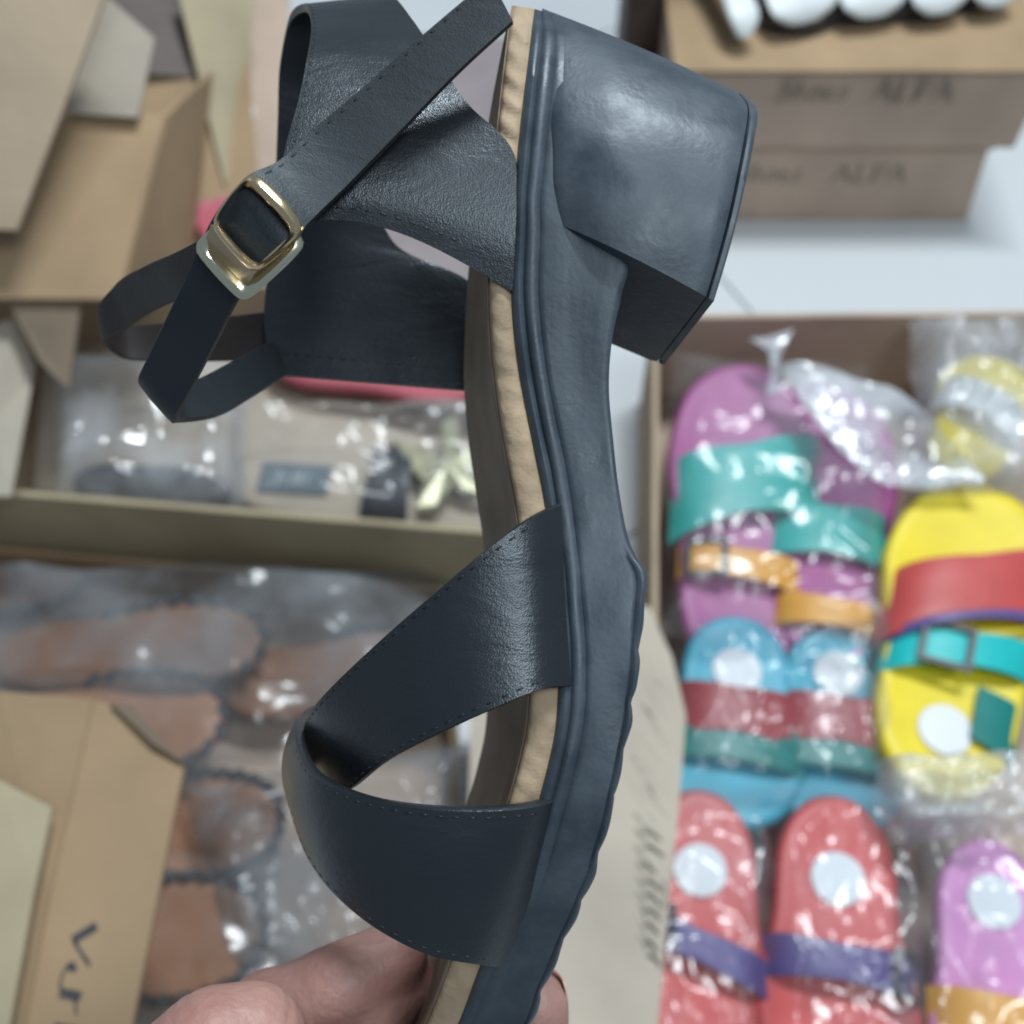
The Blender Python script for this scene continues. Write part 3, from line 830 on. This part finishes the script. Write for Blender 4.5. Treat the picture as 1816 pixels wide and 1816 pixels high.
slab('shaded_interior', [C(15, 534, .842), C(142, 534, .842), C(122, 690, .835), C(70, 640, .835)], .004, M['card_shaded'], ct)  # brown panel stands in for the shadowed interior under the carton
ct2 = thing('carton', at(520, 200, .0), 'tan carton behind the leather heel band', 'box')
open_c = [at(395, 330, .12), at(560, 330, .12), at(600, 120, .12), at(420, 100, .12)]
for i in range(4):
    a, b = open_c[i], open_c[(i + 1) % 4]
    slab('wall', [a, b, Vector((b.x, b.y, 0.002)), Vector((a.x, a.y, 0.002))], .004, M['card'], ct2)
slipper('white rounded slipper toe resting behind the tan carton flaps', (440, 95), (415, 215), .16, .042, .02, M['white_strap'], name='slipper', group=G3)
ms = slab('flat_sheet', [at(690, 58, .004), at(912, 66, .004), at(930, 540, .004), at(630, 540, .004)], .002, surf('mauve_grey_patch', (0.30, 0.26, 0.27), .7, .05, 20), None)  # thin slab giving this piece of floor a mauve grey tone
tag(ms, 'mauve grey patch on the floor seen between ankle strap and heel', 'floor patch')
pk = slab('added_beige_sheet', [at(80, 600, .05), at(880, 610, .05), at(890, 930, .05), at(60, 870, .05)], .002, M['beige'], None, .02, True, 10)  # sheet added to lighten the shaded brown interior of the carton
tag(pk, 'beige sheet added under the sandals to brighten the shaded tan carton', 'added sheet')
pl2 = slab('flat_sheet', [C(-60, 600, .86), C(30, 560, .87), C(62, 650, .87), C(20, 880, .80), C(-60, 880, .80)], .002, M['card_grey'], None, .0)
tag(pl2, 'pale sheet of card standing at the left edge below the tall carton', 'cardboard')

# ---------------------------------------------------------------- the black sandal in the hand
WD = Vector((-0.14, -0.22, 1.0)).normalized()          # across the shoe: right, up, away
WV = RT * WD.x + UP * WD.y + FW * WD.z
sandal = thing('sandal', C(900, 1500, 0.26), 'black leather block-heel sandal with gold buckle, held upright by a hand', 'sandal')

ST = [(948, 16, 985, 26, .270, .010), (943, 46, 1000, 58, .262, .027), (935, 110, 1000, 125, .2555, .041), (926, 190, 995, 205, .2525, .049),
      (918, 270, 990, 290, .251, .054), (912, 350, 1000, 385, .2505, .057), (909, 430, 1112, 462, .251, .058), (906, 510, 1103, 520, .2515, .057),
      (912, 600, 1086, 600, .2525, .056), (925, 690, 1080, 682, .2535, .056), (945, 790, 1087, 775, .254, .057), (963, 880, 1098, 870, .2535, .061),
      (975, 980, 1118, 965, .252, .067), (983, 1060, 1145, 1022, .250, .072), (988, 1130, 1139, 1110, .2485, .076), (990, 1200, 1131, 1190, .2475, .079),
      (985, 1290, 1117, 1285, .247, .081), (970, 1365, 1098, 1380, .247, .082), (948, 1445, 1076, 1475, .248, .082), (915, 1550, 1040, 1585, .2512, .080),
      (880, 1640, 1000, 1672, .2553, .077), (845, 1730, 962, 1762, .2602, .073), (812, 1816, 935, 1835, .2655, .067), (770, 1900, 880, 1935, .2715, .056),
      (725, 1970, 810, 2022, .2785, .039), (690, 2015, 740, 2072, .2865, .019), (675, 2035, 700, 2086, .2915, .006)]
NS = 300
A = catmull([((s[0] / 1000, s[1] / 1000), (s[2] / 1000, s[3] / 1000), (s[4] * 3,), (s[5] * 3,)) for s in ST], NS)
stn = [(r[0] * 1000, r[1] * 1000, r[2] * 1000, r[3] * 1000, r[4] / 3, max(r[5] / 3, .004)) for r in A]
TT = [0, .02, .05, .09, .125, .15, .175, .21, .26, .30, .325, .35, .40, .55, .72, .84, .875, .895, .915, .95, .98, 1.0]
BB = [.0011, .0004, -.0002, -.0005, -.0002, .0006, -.0001, -.0005, -.0004, .0, .0005, .0001, .0, .0, .0, .0, .0, .0004, .0, -.0003, .0, .0007]
V, Fc = [], []
K = None
for i, (lx, ly, rx, ry, dn, W) in enumerate(stn):
    ring = []
    fore = min(1, max(0, (ly - 980) / 60))
    # scalloped tread edge
    sc_ph = ly / 78.0 + .35 * noise.noise(Vector((ly * .006, 8.1, 0)))
    sca = ((abs(math.sin(math.pi * sc_ph)) ** .8 - .6) * (6.5 + 5 * noise.noise(Vector((ly * .009, 1.7, 4)))) + 2.5 * noise.noise(Vector((ly * .03, 6, 2)))) * fore
    wob = noise.noise(Vector((ly * .012, 3.3, 0))) * .05
    for t, b in zip(TT, BB):
        tt = t + (wob * .25 if .1 < t < .4 else 0)
        bb = b * (1 - .75 * min(1, max(0, (ly - 1480) / 160))) if .03 < t < .45 else b
        if t >= .875: bb = b * fore + (1 - fore) * (.0007 if t == 1.0 else .0002 if t == .98 else 0)
        e = sca * max(0, (t - .86) / .14)
        bw = math.hypot(rx - lx, ry - ly)
        if t <= .40: tt = tt * min(150, bw * 2.2) / bw
        else:
            q0 = .40 * min(150, bw * 2.2) / bw; tt = q0 + (tt - .40) / .60 * (1 - q0)
        px = lx + (rx - lx) * tt + e; py = ly + (ry - ly) * tt
        ring.append(C(px, py, dn + bb + .0006 * noise.noise(Vector((px * .02, py * .006, 1)))))
    near_r = C(rx + sca, ry, dn); near_l = C(lx, ly, dn + .0015)
    for f in (.06, .35, .65, .94): ring.append(near_r + WV * W * f)
    far_r = near_r + WV * W; far_l = near_l + WV * (W - .001)
    for f in (0.04, .35, .7, .98): ring.append(far_r.lerp(far_l, f))
    for f in (.8, .5, .2): ring.append(near_l + WV * (W * f))
    K = len(ring)
    V += ring
for i in range(NS - 1):
    for k in range(K):
        Fc.append((i * K + k, i * K + (k + 1) % K, (i + 1) * K + (k + 1) % K, (i + 1) * K + k))
Fc += [tuple(range(K)), tuple((NS - 1) * K + k for k in range(K))]
mesh_obj('sole', V, Fc, M['rubber'], sandal, True, True, math.radians(42))

# footbed
V, Fc = [], []
prof = [(-.25, .0018), (0, .0012), (.12, .0004), (.35, .0), (.6, .0001), (.82, .0005), (.94, .0012), (1.0, .0026)]
insole_top = []; SHADE_ROWS = []; KL = 0
for i, (lx, ly, rx, ry, dn, W) in enumerate(stn):
    a = stn[max(i - 3, 0)]; b = stn[min(i + 3, NS - 1)]
    tx, ty = b[0] - a[0], b[1] - a[1]; ln = math.hypot(tx, ty) or 1
    nx, ny = -ty / ln, tx / ln
    if nx > 0: nx, ny = -nx, -ny
    tk = 38 + 12 * min(1, max(0, (ly - 500) / 300))
    heelness = min(1, max(0, (520 - ly) / 120)) if ly < 520 else 0
    ring = []
    for t, off in prof:
        rope = (.00042 * math.sin(ly * .15 + t * 4.0) * (.3 + heelness) + .0004 * noise.noise(Vector((ly * .028, t * 2.5, 5))) + .0005 * (noise.noise(Vector((ly * .011, t * 1.2, 9))))) if 0 < t < 1 else 0
        px = lx + nx * tk * t; py = ly + ny * tk * t
        ring.append(C(px, py, dn + off + rope))
    top = ring[-1]
    shade_row = [top.lerp(ring[-2], .15) - RT * .0004] + [top + WV * (W - .004) * f + RT * (.0022 * math.sin(math.pi * f) - .0006) for f in (.03, .12, .3, .5, .7, .88, 1.0)] + [top + WV * (W - .004) + RT * .002, top + RT * .002 + WV * .002]
    SHADE_ROWS += shade_row; KL = len(shade_row)
    for f in (.12, .3, .5, .7, .88):
        ring.append(top + WV * (W - .004) * f + RT * (.0022 * math.sin(math.pi * f)))
    far = top + WV * (W - .004)
    ring += [far, C(lx, ly, dn + .002) + WV * (W - .003)]
    insole_top.append(far)
    K = len(ring); V += ring
for i in range(NS - 1):
    for k in range(K):
        Fc.append((i * K + k, i * K + (k + 1) % K, (i + 1) * K + (k + 1) % K, (i + 1) * K + k))
Fc += [tuple(range(K)), tuple((NS - 1) * K + k for k in range(K))]
fb = mesh_obj('footbed', V, Fc, M['footbed'], sandal, True, True, math.radians(50))
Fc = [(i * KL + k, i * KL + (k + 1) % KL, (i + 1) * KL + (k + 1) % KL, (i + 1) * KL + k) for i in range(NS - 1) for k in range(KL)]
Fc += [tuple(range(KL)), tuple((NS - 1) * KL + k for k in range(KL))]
mesh_obj('insole_shaded', SHADE_ROWS, Fc, M['insole_shaded'], fb, True, True, math.radians(50))

# block heel
HB = [((962, 15), (1326, 172), .270, .008), ((972, 50), (1343, 196), .2605, .028), ((974, 124), (1338, 245), .2530, .042), ((972, 205), (1325, 312), .2490, .049),
      ((974, 295), (1305, 400), .2475, .052), ((978, 354), (1282, 482), .2475, .052), ((980, 392), (1266, 534), .2482, .051)]
R_ = catmull([((s[0][0] / 1000, s[0][1] / 1000), (s[1][0] / 1000, s[1][1] / 1000), (s[2] * 3,), (s[3] * 3,)) for s in HB], 60)
def heel_loft(name, t0, t1, nt_, proud, mat, parent, nseg=20):
    V, Fc = [], []; K = None
    for r in R_:
        sx, sy, gx_, gy_, dn, W = r[0] * 1000, r[1] * 1000, r[2] * 1000, r[3] * 1000, r[4] / 3, r[5] / 3
        nearp, farp = [], []
        for k in range(nt_):
            t = t0 + (t1 - t0) * k / (nt_ - 1)
            bow = -6 * math.sin(math.pi * t)
            px = sx + (gx_ - sx) * t; py = sy + (gy_ - sy) * t + bow * (1 - (r is R_[-1]))
            d = dn + .0016 * t - .0012 * math.sin(math.pi * t) - proud + (.0034 * (1 - min(1, t / .34)) ** 1.7 if t0 == 0 else 0) + .0005 * noise.noise(Vector((px * .012, py * .012, 2)))
            e = .0008 if k in (0, nt_ - 1) else 0
            p = C(px, py, d + e)
            nearp.append(p); farp.append(p + WV * (W * (1 - .18 * t) + proud * 2 - e))
        ring = nearp + [nearp[-1].lerp(farp[-1], f) for f in (.1, .5, .9)] + farp[::-1]
        K = len(ring); V += ring
    for i in range(len(R_) - 1):
        for k in range(K):
            Fc.append((i * K + k, i * K + (k + 1) % K, (i + 1) * K + (k + 1) % K, (i + 1) * K + k))
    Fc += [tuple(range(K)), tuple((len(R_) - 1) * K + k for k in range(K))]
    return mesh_obj(name, V, Fc, mat, parent, True, True, math.radians(48))
hb = heel_loft('heel_block', 0.0, .952, 24, 0.0, M['rubber'], sandal)
heel_loft('heel_tip', .958, 1.0, 5, -.0002, M['rubber'], hb)

# straps over the foot
def rows_of(lst): return [(C(*a), C(*b)) for a, b in lst]
bandA = rows_of([((990, 893, .2505), (1008, 1218, .2475)), ((945, 914, .2455), (965, 1222, .2425)), ((850, 985, .2430), (865, 1262, .2405)), ((752, 1069, .246), (770, 1306, .2435)),
                 ((650, 1160, .254), (690, 1348, .252)), ((570, 1240, .266), (630, 1395, .264)), ((545, 1286, .281), (590, 1420, .281)), ((548, 1345, .297), (590, 1470, .297)),
                 ((565, 1440, .312), (612, 1562, .312)), ((680, 1530, .322), (722, 1650, .322)), ((835, 1560, .325), (850, 1680, .325))])
bandB = rows_of([((985, 1412, .2495), (885, 1714, .2575)), ((943, 1424, .2440), (843, 1707, .2520)), ((850, 1432, .2400), (760, 1690, .2485)), ((750, 1428, .2405), (680, 1650, .2490)),
                 ((650, 1411, .247), (605, 1590, .2545)), ((570, 1376, .257), (553, 1520, .266)), ((540, 1336, .268), (523, 1440, .280)), ((532, 1288, .282), (508, 1378, .291)),
                 ((552, 1258, .298), (524, 1370, .302)), ((612, 1235, .312), (602, 1370, .312)), ((735, 1125, .319), (730, 1290, .319)), ((862, 1015, .316), (862, 1200, .318))])
rA = Ribbon(bandA, 90, 18, .0019, -.0004, flip=False)
rB = Ribbon(bandB, 110, 18, .0022, .0012)
for r in (rA, rB):
    if Vector(r.N[15, 6]).dot(CAMP - Vector(r.S[15, 6])) < 0: r.N = -r.N
bA = rA.build('front_strap', M['leather'], sandal)
bB = rB.build('front_strap', M['leather'], sandal)
for r, b_ in ((rA, bA), (rB, bB)):
    for t in (.05, .95): r.stitches(t, 5, 52, .0034, b_, M['thread'])

# heel band with its two side panels
band = rows_of([((520, 402, .2475), (910, 518, .2520)), ((500, 360, .2465), (914, 440, .2505)), ((500, 300, .2470), (917, 350, .2505)), ((510, 250, .2495), (912, 275, .2512)),
                ((530, 180, .2540), (832, 190, .2535)), ((546, 100, .2610), (782, 118, .2600)), ((552, 45, .2720), (735, 45, .2720)), ((538, 14, .2880), (690, -2, .2880)),
                ((512, 38, .3020), (664, 30, .3040)), ((497, 110, .3120), (640, 130, .3150)), ((493, 220, .3180), (650, 280, .3190)), ((488, 340, .3200), (700, 432, .3190)),
                ((480, 450, .3190), (842, 512, .3170)), ((468, 560, .3170), (840, 600, .3150)), ((480, 664, .3150), (840, 694, .3130))])
rH = Ribbon(band, 130, 26, .0019, .0)
if Vector(rH.N[15, 6]).dot(CAMP - Vector(rH.S[15, 6])) < 0: rH.N = -rH.N
for i in range(30):
    fo = (1 - i / 30) ** 1.5
    for j in range(rH.m):
        rH.S[i, j] += np.array(UP) * (.0056 * math.sin(math.pi * min(1, max(0, rH.ts[j])) ** .8) * fo)
bH = rH.build('heel_band', M['leather'], sandal)
rH.stitches(.035, 8, 60, .0032, bH, M['thread'])
# stitches along the front edge of the near panel
V = []
class _Row: pass
fe = Ribbon([(Vector(rH.S[2, j]), Vector(rH.S[4, j])) for j in range(rH.m)], 60, 4, .0019)
if Vector(fe.N[15, 1]).dot(CAMP - Vector(fe.S[15, 1])) < 0: fe.N = -fe.N
fe.stitches(.2, 2, 46, .0032, bH, M['thread'])
fe2 = Ribbon([(Vector(rH.S[-4, j]), Vector(rH.S[-6, j])) for j in range(rH.m)], 60, 4, .0019)
if Vector(fe2.N[15, 1]).dot(CAMP - Vector(fe2.S[15, 1])) < 0: fe2.N = -fe2.N
fe2.stitches(.2, 2, 56, .0032, bH, M['thread'])

# ankle strap
strap = rows_of([((868, -36, .2425), (910, 42, .2425)), ((760, 55, .2425), (818, 126, .2425)), ((640, 160, .2425), (706, 242, .2425)), ((545, 240, .2415), (612, 338, .2415)),
                 ((492, 288, .2390), (562, 386, .2390)), ((436, 316, .2350), (516, 432, .2350)), ((380, 386, .2368), (462, 478, .2368)), ((352, 450, .2415), (424, 530, .2420)),
                 ((305, 545, .2480), (386, 605, .2500)), ((270, 620, .2560), (345, 682, .2580)), ((250, 668, .2630), (313, 742, .2650)), ((264, 684, .2720), (322, 746, .2740)),
                 ((330, 680, .2850), (385, 738, .2870)), ((410, 642, .3000), (450, 703, .3010)), ((478, 606, .3130), (505, 668, .3130))])
rS = Ribbon(strap, 120, 12, .0021, .0003)
if Vector(rS.N[10, 6]).dot(CAMP - Vector(rS.S[10, 6])) < 0: rS.N = -rS.N
bS = rS.build('ankle_strap', M['strap_leather'], sandal)
rS.stitches(.1, 1, 42, .0036, bS, M['thread'])
loop = rows_of([((402, 400, .2462), (425, 500, .2462)), ((330, 440, .2600), (350, 522, .2600)), ((262, 470, .2800), (285, 545, .2820)), ((208, 505, .3020), (228, 580, .3040)),
                ((182, 555, .3180), (192, 612, .3200)), ((216, 575, .3280), (222, 636, .3280)), ((300, 572, .3300), (304, 640, .3300)), ((400, 562, .3250), (402, 640, .3240)), ((486, 552, .3190), (486, 635, .3190))])
rL = Ribbon(loop, 80, 10, .0021, .0003)
if Vector(rL.N[10, 5]).dot(CAMP - Vector(rL.S[10, 5])) < 0: rL.N = -rL.N
rL.build('ankle_strap', M['loop_leather'], sandal)

# buckle
def ring_frame(name, corners_o, corners_i, d_o, d_i, th, mat, parent, bow=7, nper=12, dome=.0012):
    """square frame: outer and inner corner pixels (top, right, bottom, left), sides bowed outwards"""
    def path(cs, d, bowpx, cut):
        out = []
        cx = sum(c[0] for c in cs) / 4; cy = sum(c[1] for c in cs) / 4
        for k in range(4):
            a, b = cs[k], cs[(k + 1) % 4]
            for j in range(nper):
                u = j / nper
                x = a[0] * (1 - u) + b[0] * u; y = a[1] * (1 - u) + b[1] * u
                mx, my = (a[0] + b[0]) / 2 - cx, (a[1] + b[1]) / 2 - cy; ml = math.hypot(mx, my)
                bb = bowpx * (1 - (2 * u - 1) ** 2)
                # round the corners a little
                cc = cut * (max(0, abs(2 * u - 1) - .72) / .28) ** 2
                x += mx / ml * bb; y += my / ml * bb
                x += (cx - x) * cc; y += (cy - y) * cc
                dd = d - dome * math.sin(math.pi * u)
                out.append((x, y, dd))
        return out
    po = path(corners_o, d_o, bow, .07); pi_ = path(corners_i, d_i, bow * .8, .07)
    n = len(po)
    loops = []
    def mixp(f, dd): return [C(a[0] * (1 - f) + b[0] * f, a[1] * (1 - f) + b[1] * f, a[2] * (1 - f) + b[2] * f + dd) for a, b in zip(po, pi_)]
    loops = [mixp(0, th), mixp(0, .0004), mixp(.12, 0), mixp(.5, -.0005), mixp(.88, 0), mixp(1, .0004), mixp(1, th)]
    V = [v for l in loops for v in l]; Fc = []; m = len(loops)
    for i in range(m):
        for k in range(n):
            Fc.append((i * n + k, i * n + (k + 1) % n, ((i + 1) % m) * n + (k + 1) % n, ((i + 1) % m) * n + k))
    return mesh_obj(name, V, Fc, mat, parent, True, True, math.radians(40))
bk = ring_frame('buckle', [(447, 303), (541, 402), (452, 484), (374, 398)], [(435, 325), (518, 411), (457, 469), (385, 390)], .2318, .2318, .0022, M['gold'], sandal, bow=6)
ring_frame('buckle_base', [(438, 352), (546, 430), (432, 538), (341, 438)], [(446, 372), (516, 428), (434, 500), (372, 436)], .2372, .2372, .0018, M['pale_gold'], bk, bow=4)
# wall joining the front frame to the base
fp = [(374, 398), (392, 424), (420, 456), (452, 484), (485, 456), (515, 428), (541, 402)]
bp_ = [(362, 432), (380, 458), (405, 486), (436, 512), (470, 480), (498, 454), (528, 428)]
V = [C(x, y, .2328) for x, y in fp] + [C(x, y, .2376) for x, y in bp_]
V += [C(x, y, .2328) + (C(450, 400, .2328) - C(x, y, .2328)).normalized() * .001 for x, y in fp] + [C(x, y, .2376) + (C(440, 430, .2376) - C(x, y, .2376)).normalized() * .001 for x, y in bp_]
Fc = []
for i in range(6):
    Fc += [(i, i + 1, 8 + i, 7 + i), (14 + i, 21 + i, 22 + i, 15 + i), (i, 14 + i, 15 + i, i + 1), (7 + i, 8 + i, 22 + i, 21 + i)]
Fc += [(0, 7, 21, 14), (6, 20, 27, 13)]
mesh_obj('buckle_wall', V, Fc, M['gold_dark'], bk, True, True, math.radians(40))

# ---------------------------------------------------------------- the hand
def surface_nets(caps, vox, k):
    pts = np.array([list(c[0]) + list(c[1]) for c in caps])
    rmax = max(max(c[2], c[3]) for c in caps) + .006
    lo = np.minimum(pts[:, :3], pts[:, 3:]).min(0) - rmax; hi = np.maximum(pts[:, :3], pts[:, 3:]).max(0) + rmax
    nx, ny, nz = [int(math.ceil(v)) + 1 for v in (hi - lo) / vox]
    X, Y, Z = np.meshgrid(*[lo[i] + vox * np.arange(n) for i, n in enumerate((nx, ny, nz))], indexing='ij')
    acc = np.zeros(X.shape, np.float64)
    for a, b, ra, rb in caps:
        a = np.array(a); b = np.array(b); ab = b - a; L2 = max((ab ** 2).sum(), 1e-12)
        t = np.clip(((X - a[0]) * ab[0] + (Y - a[1]) * ab[1] + (Z - a[2]) * ab[2]) / L2, 0, 1)
        d = np.sqrt((X - a[0] - t * ab[0]) ** 2 + (Y - a[1] - t * ab[1]) ** 2 + (Z - a[2] - t * ab[2]) ** 2) - (ra + (rb - ra) * t)
        acc += np.exp(-np.clip(d / k, -60, 60))
    D = -k * np.log(acc + 1e-30)
    cell = np.full((nx - 1, ny - 1, nz - 1), -1, int)
    ins = D < 0
    cnt = sum(ins[i:nx - 1 + i, j:ny - 1 + j, l:nz - 1 + l].astype(int) for i in (0, 1) for j in (0, 1) for l in (0, 1))
    idx = np.argwhere((cnt > 0) & (cnt < 8))
    V = []
    for n_, (i, j, l) in enumerate(idx):
        cell[i, j, l] = n_
        s = np.zeros(3); c_ = 0
        for (a, b) in EDG:
            da, db = D[i + a[0], j + a[1], l + a[2]], D[i + b[0], j + b[1], l + b[2]]
            if (da < 0) != (db < 0):
                t = da / (da - db); s += np.array(a) + t * (np.array(b) - np.array(a)); c_ += 1
        V.append(lo + vox * (np.array((i, j, l)) + s / c_))
    Fc = []
    for ax in range(3):
        o1 = [0, 0, 0]; o1[ax] = 1
        sl = tuple(slice(0, n - o) for n, o in zip(ins.shape, o1)); sl2 = tuple(slice(o, n) for n, o in zip(ins.shape, o1))
        e = np.argwhere(ins[sl] != ins[sl2])
        u, w = [(1, 2), (2, 0), (0, 1)][ax]
        for p in e:
            q = []
            for du, dw in ((0, 0), (-1, 0), (-1, -1), (0, -1)):
                c_ = p.copy(); c_[u] += du; c_[w] += dw
                if (c_ < 0).any() or any(c_[m] >= cell.shape[m] for m in range(3)): q = None; break
                q.append(cell[tuple(c_)])
            if q and min(q) >= 0: Fc.append(tuple(int(x) for x in q))
    return V, Fc
EDG = []
for a in ((0, 0, 0), (1, 0, 0), (0, 1, 0), (1, 1, 0), (0, 0, 1), (1, 0, 1), (0, 1, 1), (1, 1, 1)):
    for ax in range(3):
        if a[ax] == 0:
            b = list(a); b[ax] = 1; EDG.append((a, tuple(b)))
def chain(lst):
    out = []
    for (a, b) in zip(lst[:-1], lst[1:]):
        out.append((tuple(C(*a[:3])), tuple(C(*b[:3])), a[3], b[3]))
    return out
caps = []
caps += chain([(120, 2150, .275, .014), (250, 1945, .264, .0120), (375, 1850, .262, .0112), (450, 1835, .266, .0106), (520, 1960, .275, .0105), (610, 2080, .290, .010)])   # thumb bent at its knuckle
caps += chain([(330, 1980, .300, .011), (470, 1800, .292, .0098), (600, 1745, .292, .0092), (700, 1690, .298, .0085)])      # index finger on the footbed
caps += chain([(420, 2060, .310, .011), (560, 1880, .300, .0105), (660, 1790, .300, .0100), (715, 1745, .304, .0090)])      # middle finger
caps += chain([(700, 2250, .330, .0105), (880, 2110, .318, .0095), (950, 1960, .302, .0090), (948, 1784, .289, .0086)])       # finger reaching round the sole
caps += chain([(760, 2280, .350, .0100), (930, 2150, .345, .0090), (975, 2010, .335, .0082), (950, 1900, .325, .0076)])
caps += chain([(330, 2250, .300, .022), (560, 2300, .315, .024), (720, 2320, .335, .020)])
caps += chain([(200, 2200, .285, .018), (420, 2500, .31, .026), (420, 2900, .33, .027)])
caps += chain([(360, 2020, .302, .013), (420, 2300, .31, .022)])
V, Fc = surface_nets(caps, .0014, .0016)
creases = [(C(470, 1800, .292), (C(600, 1745, .292) - C(330, 1980, .300)).normalized()), (C(600, 1745, .292), (C(700, 1690, .298) - C(470, 1800, .292)).normalized()),
           (C(440, 1835, .2655), (C(520, 1960, .275) - C(375, 1850, .262)).normalized()), (C(375, 1850, .262), (C(450, 1835, .266) - C(250, 1945, .264)).normalized())]
VN = []
for v in V:
    v = Vector(v)
    for c_, t_ in creases:
        r_ = v - c_
        if r_.length < .016:
            a_ = r_.dot(t_) + .0006 * noise.noise(v * 300)
            v = v - (r_ - t_ * r_.dot(t_)).normalized() * (.00055 * (math.exp(-(a_ / .0009) ** 2) + .6 * math.exp(-((a_ - .0028) / .0008) ** 2) + .5 * math.exp(-((a_ + .0031) / .0008) ** 2)))
    VN.append(v)
V = VN
hand = thing('person', C(420, 2500, .31), "hand gripping the toe of the black sandal from below", 'person')
sk = mesh_obj('hand', V, Fc, M['skin'], hand, True, True)
md = sk.modifiers.new('smooth', 'CORRECTIVE_SMOOTH') if False else sk.modifiers.new('smooth', 'SMOOTH')
md.factor = .5; md.iterations = 2
# fingernail of the finger behind the sole
tip = C(948, 1784, .289); ax = (tip - C(945, 1960, .302)).normalized()
out_ = (RT * .75 + FW * .6 + UP * .25); out_ = (out_ - ax * out_.dot(ax)).normalized(); sd = ax.cross(out_)
V, Fc = [], []
for i in range(9):
    for j in range(9):
        u = -1 + 2 * i / 8; w = -1 + 2 * j / 8
        r = .0085 - .0009 * max(0, u) ** 2
        th_ = w * .75 * (1 - .25 * max(0, u) ** 3)
        V.append(tip + ax * (.0005 + u * .0062) + (out_ * math.cos(th_) + sd * math.sin(th_)) * r)
for i in range(8):
    for j in range(8):
        Fc.append((i * 9 + j, i * 9 + j + 1, i * 9 + j + 10, i * 9 + j + 9))
nl = mesh_obj('fingernail', V, Fc, M['nail'], sk, True, True)
nl.modifiers.new('solid', 'SOLIDIFY').thickness = .0005
